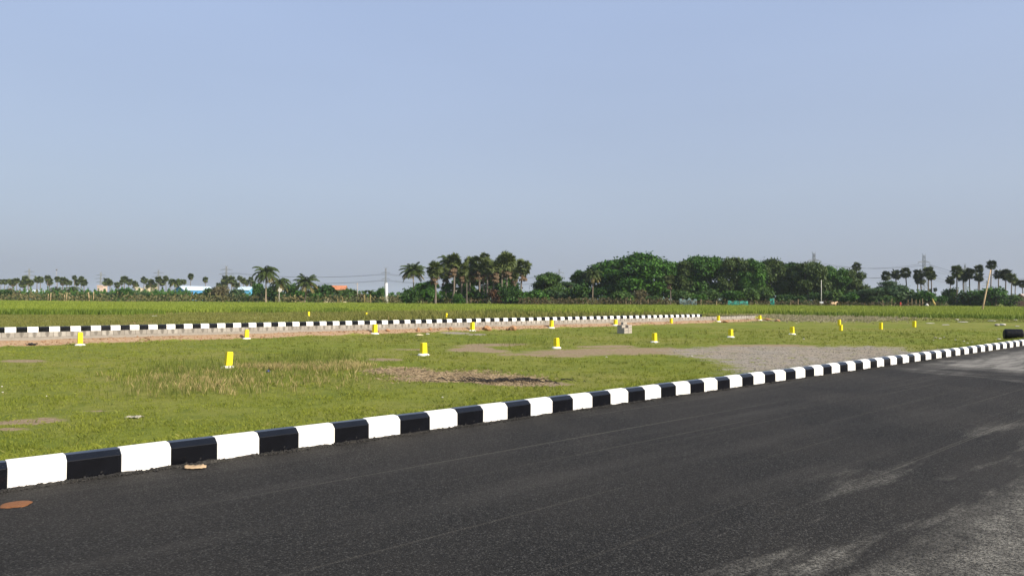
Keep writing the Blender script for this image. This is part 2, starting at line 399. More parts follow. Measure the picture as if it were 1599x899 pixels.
# ------------------------------------------------------------------ kerb stones
def kerb_mesh(name, mat, L, seed):
    rr = random.Random(seed); bm = bmesh.new()
    prof = [(0, -.08), (.004, .186), (.062, .232), (.15, .236), (.15, -.08)]     # (q, z)
    a = [bm.verts.new((0, q + rr.uniform(-.002, .002), z + rr.uniform(-.002, .002))) for q, z in prof]
    b = [bm.verts.new((L, q + rr.uniform(-.002, .002), z + rr.uniform(-.002, .002))) for q, z in prof]
    n = len(prof); bm.faces.new(a[::-1]); bm.faces.new(b)
    for k in range(n): bm.faces.new((a[k], a[(k + 1) % n], b[(k + 1) % n], b[k]))
    bmesh.ops.recalc_face_normals(bm, faces=bm.faces)
    bmesh.ops.bevel(bm, geom=list(bm.edges), offset=.006, segments=2, affect='EDGES', profile=.5)
    me = bpy.data.meshes.new(name); bm.to_mesh(me); bm.free(); me.materials.append(mat); return me
tag(tag_late, 'loose black tar crumbs along the foot of the striped kerb', 'crumbs', kind='stuff')
KW = [kerb_mesh('white_kerb_stone', M_WHITE, LS - .003, s) for s in range(4)]
KB = [kerb_mesh('black_kerb_stone', M_BLACK, LS - .003, s + 9) for s in range(4)]
AXZ = math.atan2(CT, ST)
def kerb_row(q0, n0, n1, tstart, zfun, labels, groups):
    for n in range(n0, n1):
        t0 = tstart + n * LS; white = n % 2 == 0
        x, y = W(t0, q0 + random.uniform(-.003, .003)); z0, z1 = zfun(t0), zfun(t0 + LS)
        o = obj('kerb_stone', random.choice(KW if white else KB), None, (x, y, z0 + random.uniform(-.003, .003)), (random.uniform(-.006, .006), -math.atan2(z1 - z0, LS) + random.uniform(-.003, .003), AXZ + random.uniform(-.004, .004)))
        tag(o, labels[0 if white else 1], 'kerb stone', groups[0 if white else 1])
kerb_row(0., -10, 100, 0., lambda t: float(road_z(t)),
         ('white painted kerb stone with a sloped top edge beside the asphalt road', 'black painted kerb stone with a sloped top edge beside the asphalt road'),
         ('white kerb stones along the asphalt road', 'black kerb stones along the asphalt road'))
tw = t_of(9, QF); nK = int((T_KERB1 - tw) / LS)
kerb_row(QF, -7, nK, tw, lambda t: -.045,
         ('small white kerb stone set on top of the concrete block wall', 'small black kerb stone set on top of the concrete block wall'),
         ('white kerb stones on the block wall', 'black kerb stones on the block wall'))

# ------------------------------------------------------------------ block retaining wall
def wall_material():
    m, t, b = new_mat('block_wall'); co = obj_co(t)
    sx = t.new('ShaderNodeSeparateXYZ'); t.link(co, sx.inputs[0])
    per = .52
    k = t.math('FRACT', t.math('DIVIDE', sx.outputs[0], per)); idx = t.math('FLOOR', t.math('DIVIDE', sx.outputs[0], per))
    wn = t.new('ShaderNodeTexWhiteNoise', noise_dimensions='1D'); t.link(idx, wn.inputs['W'])
    c = t.mix(wn.outputs['Value'], (.25, .228, .198), (.40, .375, .335))
    c = t.mix(t.ramp(t.noise(co, 7, 6, .65), .4, .7, 0, .5), c, (.23, .20, .17))
    # dark mortar patch smeared over each joint
    dx = t.math('DIVIDE', t.math('SUBTRACT', k, .5), .17); dz = t.math('DIVIDE', t.math('ADD', sx.outputs[2], t.math('MULTIPLY', t.math('SUBTRACT', wn.outputs['Value'], .5), .06)), .17)
    dd = t.math('ADD', t.math('MULTIPLY', dx, dx), t.math('MULTIPLY', t.math('SUBTRACT', dz, -.75), t.math('SUBTRACT', dz, -.75)))
    dd = t.math('ADD', dd, t.math('MULTIPLY', t.math('SUBTRACT', t.noise(co, 14, 4), .5), 1.4))
    c = t.mix(t.ramp(dd, .7, 1.15, .8, 0), c, (.15, .135, .115))
    j = t.ramp(t.math('ABSOLUTE', t.math('SUBTRACT', k, .5)), .012, .02, .7, 0)
    c = t.mix(j, c, (.09, .08, .07))
    c = t.mix(t.ramp(sx.outputs[2], -.285, -.31), c, t.mix(t.noise(co, 6, 5), (.20, .18, .155), (.33, .30, .26)))
    t.link(c, b.inputs['Base Color']); b.inputs['Roughness'].default_value = .92
    t.link(t.bump(t.noise(co, 40, 5), .5, .01), b.inputs['Normal']); return m
M_WALL = wall_material()
wx, wy = W(T_WALL0, QF)
L_WALL = T_WALL1 - T_WALL0
wall = obj('block_wall', None, None, (wx, wy, 0), (0, 0, AXZ)); tag(wall, 'long low retaining wall of pale concrete blocks under the striped kerb', 'wall')
mb = MB(); k = 0; xx = 0.
while xx < L_WALL - .3:
    jit = random.uniform(-.006, .006)
    mb.box((xx + .26, .05 + jit - .045, -.055 - .115), (.508, .14, .226)); xx += .52
obj('block_course', mb.mesh('block_course', M_WALL), wall)
mb = MB(); mb.box((L_WALL / 2, .04, -.292 - .20), (L_WALL, .20, .40)); obj('footing', mb.mesh('wall_footing', M_WALL), wall)
mb = MB(); mb.box(((T_KERB1 - T_WALL0) + (T_WALL1 - T_KERB1) / 2 + .3, .03, -.025), (T_WALL1 - T_KERB1 - .4, .13, .05))
obj('bedding_strip', mb.mesh('bedding_strip', M_BLACK), wall)
mb = MB(); jx = t_of(624, QF) - T_WALL0; mb.box((jx, -.02, -.17), (.16, .05, .24)); obj('drain_slot', mb.mesh('drain_slot', plain('dark_slot', (.03, .03, .035), .8)), wall)

# ------------------------------------------------------------------ yellow marker posts
def post_mesh(seed):
    rr = random.Random(seed); mb = MB(); mb.box((0, 0, .5), (1, 1, 1), None, .93)
    me = mb.mesh('marker_post', M_YELLOW)
    bm = bmesh.new(); bm.from_mesh(me); bmesh.ops.bevel(bm, geom=list(bm.edges), offset=.05, segments=2, affect='EDGES'); bm.to_mesh(me); bm.free(); return me
def footing_mesh(seed):
    rr = random.Random(seed); mb = MB(); n = 14; V = []
    for ring, (r, z) in enumerate(((1., -.6), (1.0, .22), (.80, .75), (.52, 1.0))):
        for k in range(n):
            a = 2 * math.pi * k / n; s = r * (1 + rr.uniform(-.09, .09))
            V.append((s * math.cos(a), s * math.sin(a), z + rr.uniform(-.06, .06)))
    Fc = [tuple(3 * n + k for k in range(n))]
    for g in range(3):
        for k in range(n): k2 = (k + 1) % n; Fc.append((g * n + k, g * n + k2, (g + 1) * n + k2, (g + 1) * n + k))
    mb.add(V, Fc); return mb.mesh('footing', M_CEMENT_WHITE, True)
PM = [post_mesh(s) for s in range(3)]; FM = [footing_mesh(s) for s in range(4)]
POSTS = [  # px, py of the base, py of the top, width px, foot?, tilt, level, label
 (125, 539, 519, 9, 1, .0, -.5, 'yellow marker post with white footing at the wall, first from the dark rag'),
 (356, 574, 549, 12.5, 1, .07, -.65, 'tilted yellow marker post among dry straw, its white footing half buried'),
 (385, 529, 514.5, 7.5, 1, .02, -.5, 'yellow marker post at the wall directly behind the tilted post in the straw'),
 (585, 521, 506, 8, 1, .03, -.5, 'yellow marker post at the wall just before the dark slot in the blocks'),
 (661.5, 554.5, 535, 11, 1, -.02, -.65, 'upright yellow marker post on open lawn just behind the long strip of brown straw'),
 (737.5, 516.5, 503, 7, 1, .02, -.5, 'yellow marker post at the wall beside the grey cement spill'),
 (861, 512, 500, 6.5, 1, .04, -.5, 'yellow marker post at the wall between the orange boulder and the stacked grey blocks'),
 (869, 543.5, 527.5, 9, 1, -.01, -.65, 'yellow marker post with wide white footing at the edge of the bare brown track'),
 (961, 508, 499, 6, 1, .05, -.5, 'yellow marker post half hidden behind the stack of grey blocks'),
 (1022, 534.5, 520, 8, 1, -.01, -.65, 'yellow marker post on lawn where the brown track turns to gravel'),
 (1048, 504.5, 497, 5, 0, .03, -.5, 'short yellow marker post before the last striped stones on the wall'),
 (1121.5, 502, 493, 5, 1, .02, -.5, 'yellow marker post before the unpainted end of the block wall'),
 (1141, 526.5, 514, 7.5, 1, .0, -.65, 'yellow marker post on lawn behind the tip of the gravel patch'),
 (1186.5, 500, 492.5, 4.5, 1, -.02, -.6, 'yellow marker post on the reddish spoil past the end of the wall'),
 (1237, 522, 510, 7, 1, .0, -.65, 'yellow marker post on lawn behind the widest part of the gravel patch'),
 (1310.5, 508, 499, 5, 0, .0, -.6, 'yellow marker post in the dry clods, rear one of an overlapping pair'),
 (1313, 516, 507, 5.5, 0, .02, -.62, 'yellow marker post on lawn, front one of an overlapping pair'),
 (1375.5, 514, 503.5, 5.5, 0, .0, -.62, 'lone yellow marker post on lawn next after the overlapping pair'),
 (1427.5, 510.5, 501, 5.5, 0, .0, -.62, 'yellow marker post closest to the leaning bamboo pole'),
 (482, 494, 486.5, 3.5, 0, .0, 0., 'tiny yellow marker post in weeds beyond the striped wall kerb, toward the coconut palms'),
 (572, 495, 488, 3.5, 0, .0, 0., 'tiny yellow marker post in weeds beyond the wall kerb, between two others'),
 (697, 498, 489, 4, 0, .0, 0., 'yellow marker post in weeds just behind the striped kerb, before the palm grove')]
for k, (px, py, pt, w, ft, tilt, lvl, lab) in enumerate(POSTS):
    if lvl == -.5:                                   # along the foot of the wall: put the base on the sloping ground
        p = on_ground(px, py, -.6)
    else: p = on_ground(px, py, lvl)
    d = p.y; H = (py - pt) * d / F; wd = w * d / F / 1.27
    e = thing('marker_post', lab, 'marker post', (p.x, p.y, p.z - .02), random.uniform(-.12, .12) + AXZ, group='yellow plot marker posts')
    o = obj('post', PM[k % 3], e, (0, 0, 0), (random.uniform(-.02, .02), 0, 0), (wd, wd, H + .02)); o.rotation_euler.y = tilt
    if ft: obj('footing', FM[k % 4], e, (0, 0, .03), (0, 0, k), (wd * 1.02, wd * 1.02, .065))

# ------------------------------------------------------------------ stack of grey blocks
sp_ = on_ground(975, 520.5); sc_b = sp_.y / F
bw, bh = .40, .19
bmeshes = []
for s in range(3):
    mb = MB(); mb.box((0, 0, 0), (bw - .015, .195, bh - .012)); me = mb.mesh('concrete_block', M_BLOCK, bevel=.012); bmeshes.append(me)
def put_block(a, b, c, turn, lab):
    rz = AXZ + (math.pi / 2 if turn else 0) + random.uniform(-.03, .03)
    x = sp_.x + ST * a - CT * b; y = sp_.y + CT * a + ST * b
    o = obj('concrete_block', random.choice(bmeshes), None, (x, y, sp_.z + bh * (c + .5) + .002 * c), (0, 0, rz))
    tag(o, lab, 'concrete block', 'grey concrete blocks of the stack')
for c, nm in ((0, 'bottom'), (1, 'middle'), (2, 'upper')):
    for a in range(2):
        for b in range(3):
            if c == 2 and a == 0 and b == 0: continue
            turn = False
            if turn: put_block(-.31 + a * .0 + b * .22 + .09, -.2 + a * .42, c, True, 'grey concrete block in the %s course of the stack on the lawn' % nm)
            else: put_block(-.20 + a * .42, -.21 + b * .21, c, False, 'grey concrete block in the %s course of the stack on the lawn' % nm)
put_block(-.05, .0, 3, False, 'single grey concrete block lying on top of the stack on the lawn')

# ------------------------------------------------------------------ black drum by the kerb
dm, dt_, db = new_mat('black_drum'); dco = obj_co(dt_)
dt_.link(dt_.mix(dt_.ramp(dt_.noise(dco, 5, 5), .6, .7), (.005, .0055, .008), (.05, .042, .022)), db.inputs['Base Color']); db.inputs['Roughness'].default_value = .5; db.inputs['Specular IOR Level'].default_value = .15
M_DRUMEND = plain('tarry_drum_end', (.17, .11, .06), .7, .5, 8, bump=.02)
rad = .32
Dd = min(np.arange(28.5, 44, .25), key=lambda D: abs(project([(at_d(1586, 525, D).x, D, gz(at_d(1586, 525, D).x, D) + 2 * rad)])[1][0] - 517.5))
pc = at_d(1582.5, 525, Dd); print('drum at', Dd)
mb = MB(); prof = []
for u in np.linspace(0, 1, 29):
    r = rad * (1 + .025 * (math.exp(-((u - .34) / .02) ** 2) + math.exp(-((u - .67) / .02) ** 2)))
    r *= min(1, .74 + .26 * (min(u, 1 - u) / .07) ** .5) if min(u, 1 - u) < .07 else 1
    prof.append((u, r))
mb.tube([(-.45 + .9 * u, 0, 0) for u, r in prof], [r for u, r in prof], 28, cap=False)
pg = gz(pc.x, pc.y)
drum = thing('tar_drum', 'black steel drum lying on its side behind the kerb at the road bend', 'drum', (pc.x, pc.y, pg), R(-20))
o = obj('shell', mb.mesh('drum_shell', dm, True), drum, (0, 0, rad))
for s, mt in ((-1, dm), (1, M_DRUMEND)):
    mb = MB(); mb.tube([(s * .435, 0, 0), (s * .44, 0, 0)], rad * .72, 28); mb.tube([(s * .44, 0, 0), (s * .456, 0, 0)], [rad * .745] * 2, 28)
    obj('end_plate', mb.mesh('drum_end', mt), drum, (0, 0, rad))

# ------------------------------------------------------------------ stones, litter
def rock_mesh(seed, mat, flat=.6, sub=2, amp=.35):
    bm = bmesh.new(); bmesh.ops.create_icosphere(bm, subdivisions=sub, radius=.5)
    for v in bm.verts:
        n = mnoise.noise(v.co * 2.2 + Vector((seed * 3.1, seed, 0))) + .5 * mnoise.noise(v.co * 6 + Vector((seed, 0, 5)))
        v.co *= 1 + amp * n; v.co.z *= flat
    me = bpy.data.meshes.new('stone'); bm.to_mesh(me); bm.free(); me.materials.append(mat); return me
M_PALESTONE = plain('pale_rubble', (.55, .52, .46), .9, .2, 6, bump=.02)
RO = [rock_mesh(s, M_ROCK, .7, 3) for s in range(3)]; RG = [rock_mesh(s + 5, M_GREYROCK, .5) for s in range(3)]; RP = [rock_mesh(s + 9, M_PALESTONE, .42) for s in range(4)]
def stone(px, py, w, h, pool, label, cat='stone', name='stone', lvl=-.65, group=None, flat=1.):
    p = on_ground(px, py, lvl); k = p.y / F
    o = obj(name, random.choice(pool), None, (p.x, p.y, p.z + h * k * .32), (0, 0, random.uniform(0, 6)), (w * k, w * k * flat, h * k * 1.6)); tag(o, label, cat, group); return o
stone(761, 515.5, 13, 8, RO, 'large orange boulder beside the post at the wall, resting on grass', 'boulder', 'boulder')
stone(801, 516, 11, 9, RO, 'tall orange boulder between the grove bushes and the wall posts', 'boulder', 'boulder')
stone(793, 516, 6, 5, RO, 'small brown boulder touching the tall orange boulder', 'boulder', 'boulder')
stone(605.5, 517, 7, 4, RO, 'small orange boulder on the spoil next to the post before the dark slot', 'boulder', 'boulder')
stone(653, 517.5, 6, 7, RO, 'tan lump of earth on the spoil bank past the dark wall slot', 'boulder', 'boulder')
stone(703, 515, 7, 5, RO, 'dark brown lump of earth on the bank over the cement spill', 'boulder', 'boulder')
stone(672, 515, 5, 4, RO, 'rusty clod on the bank between two larger lumps', 'boulder', 'boulder')
stone(1133, 503.5, 9, 4, RO, 'reddish clod beside the post at the unpainted wall end', 'boulder', 'boulder')
stone(1198, 500, 10, 4, RO, 'reddish heap of clods past the end of the block wall', 'boulder', 'boulder')
stone(1214, 502, 9, 3.5, RO, 'outlying reddish clods on grass past the wall end', 'boulder', 'boulder')
stone(655, 524.5, 13, 4, [rock_mesh(31, plain('cement_bag', (.62, .54, .30), .8, .15, 5), .5, 2, .5)], 'crumpled pale yellow cement bag on grass below the wall', 'bag', 'cement_bag')
stone(668, 522.5, 6, 3.5, RP, 'whitish scrap lying against the crumpled cement bag', 'stone')
stone(1452, 505, 13, 1.6, RP, 'thin pale slab lying on grass behind the last yellow post', 'slab', 'concrete_slab', -.62)
stone(1477, 507.5, 11, 1.6, RP, 'thin pale slab with a tapering end on grass', 'slab', 'concrete_slab', -.62)
stone(1503, 503, 15, 1.6, RP, 'long thin pale slab on grass in line with the leaning pole', 'slab', 'concrete_slab', -.62)
stone(1494, 500, 6, 3, RP, 'rounded pale stone at the end of the long thin slab', 'stone', 'stone', -.62)
stone(1549, 501.5, 12, 2, RP, 'white slab on grass past the foot of the leaning bamboo pole', 'slab', 'concrete_slab', -.62)
stone(1557, 509, 7, 5, RG, 'grey broken block end with dark shaded side', 'stone', 'stone', -.62)
stone(1566, 508.5, 9, 5, RP, 'white broken concrete lump against the grey one', 'stone', 'stone', -.62)
stone(1586, 500, 5, 2, RP, 'small white chip on grass above the black drum', 'stone', 'stone', -.62)
stone(1588, 510, 6, 2, RP, 'small pale chip just behind the black drum', 'stone', 'stone', -.62)
stone(1560, 530, 6, 2.6, RP, 'white chip on grass next to the black drum', 'stone', 'stone', -.5)
stone(1460.5, 528, 5, 2.4, RG, 'dark grey stone on grass behind the gravel edge', 'stone', 'stone', -.6)
stone(1468, 529, 5, 2, RP, 'pale stone beside the dark grey one behind the gravel', 'stone', 'stone', -.6)
for k, (px, py) in enumerate(((1457, 531.5), (1474, 527), (1492, 531), (1511, 536), (1518, 534.5), (1505, 533))):
    stone(px, py, 2.6, 1.8, RP, 'tiny white pebble scattered on grass near the gravel end', 'pebble', 'pebble', -.55, 'tiny white pebbles near the gravel')
for k, (px, py) in enumerate(((73, 619), (3, 604), (4, 613), (691, 621), (947, 558), (1081, 557), (1255, 530))):
    stone(px, py, 3.0, 2.6, RP, 'small white pebble lying alone on the lawn', 'pebble', 'pebble', -.65, 'white pebbles on the lawn')
# dark rag at the wall, torn white plastic, blue scrap
def scrap(px, py, w, h, col, label, cat, name, lvl=-.65, seed=0, rough=.6):
    p = on_ground(px, py, lvl); k = p.y / F; rr = random.Random(seed); n, m_ = 14, 7; V = []
    for a in range(n):
        for b in range(m_):
            u, v = a / (n - 1) - .5, b / (m_ - 1) - .5
            z = .5 + .9 * mnoise.noise((u * 4 + seed, v * 3, 0)); V.append((u * w * k * (1 + .3 * rr.uniform(-1, 1)), v * w * k * .6 + .25 * w * k * mnoise.noise((u * 3, seed, 2)), max(.004, z * h * k * .8)))
    Fc = [(a * m_ + b, (a + 1) * m_ + b, (a + 1) * m_ + b + 1, a * m_ + b + 1) for a in range(n - 1) for b in range(m_ - 1)]
    o = obj(name, mesh_np(name, np.array(V), np.array(Fc), [plain(name, col, rough, .2, 20)]), None, (p.x, p.y, p.z + .01)); o.modifiers.new('thick', 'SOLIDIFY').thickness = .004
    return tag(o, label, cat)
scrap(49, 539, 14, 5, (.02, .02, .022), 'crumpled black rag on the spoil bank under the block wall', 'rag', 'rag', -.5, 3)
scrap(210, 653, 20, 4.5, (.30, .28, .22), 'torn strip of whitish plastic on the lawn behind the kerb', 'plastic scrap', 'plastic_scrap', -.65, 5)
scrap(418, 582, 6, 5, (.05, .06, .22), 'small blue scrap caught in the dry straw', 'plastic scrap', 'plastic_scrap', -.65, 8)
scrap(241, 494, 7, 1.6, (.75, .74, .7), 'flat white scrap on dry grass beyond the wall kerb', 'plastic scrap', 'plastic_scrap', -.0, 4)
scrap(362, 484, 7, 3, (.75, .74, .7), 'white scrap at the edge of the tall field grass', 'plastic scrap', 'plastic_scrap', -.1, 6)
scrap(562, 498, 5, 2, (.05, .045, .04), 'dark scrap in dry weeds just behind the wall kerb', 'plastic scrap', 'plastic_scrap', .05, 7)
cl_v, cl_f, nb_ = [], [], 0
ico = rock_mesh(63, M_ROCK, .7, 1, .4); iv = np.array([v.co[:] for v in ico.vertices]); fi = np.array([p.vertices[:] for p in ico.polygons])
for k in range(1500):
    t_ = random.uniform(T_WALL0 + 4, T_WALL1 + 4); q_ = random.triangular(32.2, 33.38, 33.0); z_ = random.uniform(.03, .13) * random.uniform(.4, 1) * (1 + .004 * t_)
    x_, y_ = W(t_, q_); an = random.uniform(0, 6.28); ca, sa = math.cos(an), math.sin(an)
    P = iv * z_ * np.array([1.4, 1, 1]); P = np.c_[P[:, 0] * ca - P[:, 1] * sa + x_, P[:, 0] * sa + P[:, 1] * ca + y_, P[:, 2] + float(gh(t_, q_)) + z_ * .1]; cl_v.append(P); cl_f.append(fi + nb_); nb_ += len(P)
o = obj('spoil_clods', mesh_np('spoil_clods', np.concatenate(cl_v), np.concatenate(cl_f), [plain('spoil_clod', (.27, .16, .09), .95, .45, 1.5)])); tag(o, 'loose reddish clods scattered over the spoil bank under the block wall', 'clods', kind='stuff')
gv, gf, nb_ = [], [], 0; bb0, bb1 = GPOLY.min(0), GPOLY.max(0)
Pg = np.c_[rng.uniform(bb0[0], bb1[0], 16000), rng.uniform(bb0[1], bb1[1], 16000)]; Pg = Pg[poly_mask(Pg, GPOLY, 3.0) * rng.uniform(.4, 1, len(Pg)) > .42][:5000]
for x_, y_ in Pg:
    z_ = random.uniform(.018, .055) * random.uniform(.5, 1.1); t_, q_ = TQ(x_, y_)
    if q_ < .3: continue
    gv.append(iv * (1 + rng.uniform(-.2, .2, iv.shape)) * z_ * np.array([1.3, 1.3, .9]) + np.array([x_, y_, float(gh(t_, q_)) + z_ * .2])); gf.append(fi + nb_); nb_ += len(iv)
o = obj('gravel_stones', mesh_np('gravel_stones', np.concatenate(gv), np.concatenate(gf), [plain('gravel_stone', (.25, .225, .185), .95, .5, 1.2)])); tag(o, 'loose grey gravel stones spread over the bare patch behind the kerb', 'gravel', kind='stuff')
# leaf and mud cake on the road
p = at_z(305, 731, float(road_z(0)) + .001); k = p.y / F
mb = MB(); V = []; n = 12
for a in range(n):
    u = a / (n - 1) * 2 - 1; wv = .055 * (1 - u * u) ** .6 + .004
    V += [(u * .10, -wv * .6, .006 + .012 * abs(mnoise.noise((u * 3, 1, 0)))), (u * .10, 0, .018 + .012 * mnoise.noise((u * 3, 5, 0))), (u * .10, wv * .6, .030 + .02 * mnoise.noise((u * 4, 9, 0)))]
Fc = [(3 * a + b, 3 * a + 3 + b, 3 * a + 4 + b, 3 * a + 1 + b) for a in range(n - 1) for b in range(2)]
o = obj('dry_leaf', mesh_np('dry_leaf', np.array(V), np.array(Fc), [plain('dry_leaf', (.42, .30, .18), .7, .2, 30)], True), None, (p.x, p.y, p.z), (0, 0, .15)); o.modifiers.new('thick', 'SOLIDIFY').thickness = .002
tag(o, 'curled tan dry leaf on the asphalt at the foot of a black kerb stone', 'leaf')
p = at_z(25, 788, float(road_z(0))); rm_ = rock_mesh(77, plain('mud', (.20, .085, .035), .9, .25, 20, bump=.01), 1., 3, .25)
o = obj('mud_cake', rm_, None, (p.x, p.y, p.z + .004), (0, 0, .5), (.21, .20, .03)); tag(o, 'flat cake of reddish brown mud on the asphalt close to the kerb', 'mud cake')
# charred brush on the straw patch
p = on_ground(790, 597); mb = MB()
for k in range(120):
    a = random.gauss(0, .75); b = random.gauss(0, .22) + .12 * math.sin(a * 3); an = random.gauss(0, .5); L = random.uniform(.1, .4); z = random.uniform(.01, .10)
    dx, dy = math.cos(an) * L / 2, math.sin(an) * L / 2
    mb.tube([(a - dx, b - dy, z), (a, b, z + random.uniform(.0, .05)), (a + dx, b + dy, max(.005, z - .03))], random.uniform(.004, .014), 4)
o = obj('burnt_twigs', mb.mesh('burnt_twigs', plain('char', (.022, .02, .02), .9, .3, 20)), None, (p.x, p.y, p.z)); tag(o, 'charred black twigs left from a small fire on the straw', 'burnt debris', kind='stuff')

# ------------------------------------------------------------------ grass
def blades(name, X, Y, Z, h, w, mat, n=3, lean=.35, label=None, seed=1, spread=0.03):
    g = np.random.default_rng(seed); X, Y, Z, h, w = (np.repeat(np.asarray(a, float) + np.zeros(len(X)), n) for a in (X, Y, Z, h, w))
    N = len(X); a = g.uniform(0, 2 * np.pi, N); s = g.normal(0, 1, (2, N)) * np.maximum(spread, w)
    X = X + s[0]; Y = Y + s[1]; h = h * g.uniform(.55, 1.15, N)
    la = g.uniform(0, 2 * np.pi, N); lm = np.abs(g.normal(0, lean, N)) * h
    dx, dy = np.cos(a) * w / 2, np.sin(a) * w / 2
    bx, by = np.cos(la) * lm, np.sin(la) * lm
    V = np.empty((N, 4, 3)); V[:, 0] = np.c_[X - dx, Y - dy, Z - .02]; V[:, 1] = np.c_[X + dx, Y + dy, Z - .02]
    V[:, 2] = np.c_[X + bx * .35 + dx * .8, Y + by * .35 + dy * .8, Z + h * .55]; V[:, 3] = np.c_[X + bx, Y + by, Z + h]
    i = np.arange(N) * 4
    Fc = np.concatenate([np.c_[i, i + 1, i + 2], np.c_[i, i + 2, i + 3]])
    o = obj(name, mesh_np(name, V.reshape(-1, 3), Fc, [mat])); tag(o, label or name, 'grass', kind='stuff'); return o
def scatter(N, z0, z1, power=1., colr=(-60, 1660), seed=3):
    "points on the ground, thinning with distance from the viewpoint"
    g = np.random.default_rng(seed); u = g.uniform(0, 1, N)
    z = z0 * (z1 / z0) ** u if power == 1 else (z0 ** (1 - power) + u * (z1 ** (1 - power) - z0 ** (1 - power))) ** (1 / (1 - power))
    c = g.uniform(colr[0], colr[1], N); return (c - 800) / F * z, z, c
def snoise(x, y, s, seed=0):
    return (np.sin(x * s + 1.7 * np.sin(y * s * .8 + seed)) * np.sin(y * s * 1.13 + 1.3 * np.sin(x * s * .7 + seed * 2)) + .5 * np.sin(x * s * 2.7 + seed) * np.sin(y * s * 3.1 + x * s)) / 1.5
# lawn between the two kerbs
x, y, c = scatter(150000, 6.2, 60, 1.15, seed=11); t, q = TQ(x, y); b0, g0, d0, k0 = masks(x, y)
pat = snoise(x, y, 1.1, 1) + .6 * snoise(x, y, 4, 2)
keep = (q > .17) & (q < 32.6) & (b0 + .25 * pat < .35) & (g0 + .25 * pat < .4) & (rng.uniform(0, 1, len(x)) < .62 + .35 * pat)
x, y, t, q, pat = (a[keep] for a in (x, y, t, q, pat))
hh = (.035 + .02 * pat + .03 * (rng.uniform(0, 1, len(x)) > .93)) * (1 + .012 * y)
blades('lawn_grass', x, y, gh(t, q), np.maximum(hh, .015), .003 + .00038 * y, G_LAWN, 4, .6, 'short sunlit grass covering the plots between the kerbs', 21)
x, y, c = scatter(6500, 7.5, 55, .55, seed=71); t, q = TQ(x, y); b0, g0, d0, k0 = masks(x, y); nz = snoise(x, y, .45, 9)
keep = (q > .3) & (q < 32.4) & (b0 < .3) & (g0 < .3) & (rng.uniform(0, 1, len(x)) < .35 + .6 * nz)
x, y, t, q = (a[keep] for a in (x, y, t, q))
blades('lawn_weeds', x, y, gh(t, q), .035 + .0016 * y + .03 * rng.uniform(0, 1, len(x)), .003 + .00055 * y, leafy('weed_leaf', (.085, .125, .016), (.23, .23, .05), .3, .6), 9, .6, 'scattered taller weed tufts in the lawn', 26, .06)
# dry grass and weeds behind the far kerb
ZF = lambda c: np.interp(c, [-400, 0, 130, 300, 520, 700, 860, 960, 1060, 1110, 1250, 1400, 1600, 2000], [84, 84, 86, 100, 104, 88, 66, 68, 80, 119, 118, 108, 98, 90])
x, y, c = scatter(60000, 33, 125, 1., seed=12); t, q = TQ(x, y); nz = snoise(x, y, .35, 4)
behind = np.where(t < T_WALL1, q > QF + .35, (y > 80))
keep = behind & (y < ZF(c) + 4 + 4 * nz) & (rng.uniform(0, 1, len(x)) < .75 + .3 * nz)
x, y, t, q, c, nz = (a[keep] for a in (x, y, t, q, c, nz))
tall = np.interp(c, [0, 450, 560, 700, 800, 860, 1060, 1110, 1500], [.10, .13, .30, .42, .48, .40, .35, .12, .09])
blades('weed_grass', x, y, gh(t, q), np.maximum(.05, tall * (1 + .5 * nz) * (1 + .3 * (rng.uniform(0, 1, len(x)) > .85))), .012 + .0006 * y, G_WEED, 4, .35, 'dry mixed weeds growing between the wall kerb and the field', 22, .08)
# tall green field
x, y, c = scatter(115000, 60, 264, .75, seed=13); t, q = TQ(x, y); nz = snoise(x, y, .12, 6) + .5 * snoise(x, y, .5, 7)
keep = (y > ZF(c) + 3 * nz) & np.where(t < T_WALL1, q > QF + 1.2, True) & (rng.uniform(0, 1, len(x)) < .85 + .3 * nz)
x, y, t, q, c, nz = (a[keep] for a in (x, y, t, q, c, nz))
hf = np.interp(c, [0, 300, 520, 860, 1100, 1600], [.62, .55, .55, .62, .72, .75]) * (1 + .16 * nz)
xf_, yf_, tf_, hf_ = x, y, t, hf
blades('field_grass', x, y, gh(t, q), hf, .02 + .00085 * y, G_CROP, 4, .28, 'tall lush green grass filling the open field before the trees', 23, .18)
# dark rank clumps, plus the field's front-edge shadow painted as darker blades
def _clumps(items, seed):
    g = np.random.default_rng(seed); X, Y = [], []
    for px, w, d, dz, n in items:
        c = px + g.normal(0, w / 2, n); z = d + g.normal(0, dz, n); X.append((c - 800) / F * z); Y.append(z)
    return np.concatenate(X), np.concatenate(Y)
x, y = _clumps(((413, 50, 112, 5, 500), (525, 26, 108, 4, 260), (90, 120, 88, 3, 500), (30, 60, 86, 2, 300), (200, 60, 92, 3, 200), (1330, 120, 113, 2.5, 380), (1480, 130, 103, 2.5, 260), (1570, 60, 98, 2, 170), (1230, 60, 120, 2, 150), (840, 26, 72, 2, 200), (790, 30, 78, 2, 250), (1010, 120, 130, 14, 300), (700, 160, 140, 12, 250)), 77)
t, q = TQ(x, y); blades('clump_shade_grass', x, y, gh(t, q), .62, .10, leafy('clump_shade_blade', (.060, .105, .012), (.150, .205, .026), .25, .1), 4, .3, 'dark rank grass clumps and painted-in shade along the front of the field', 24, .25)
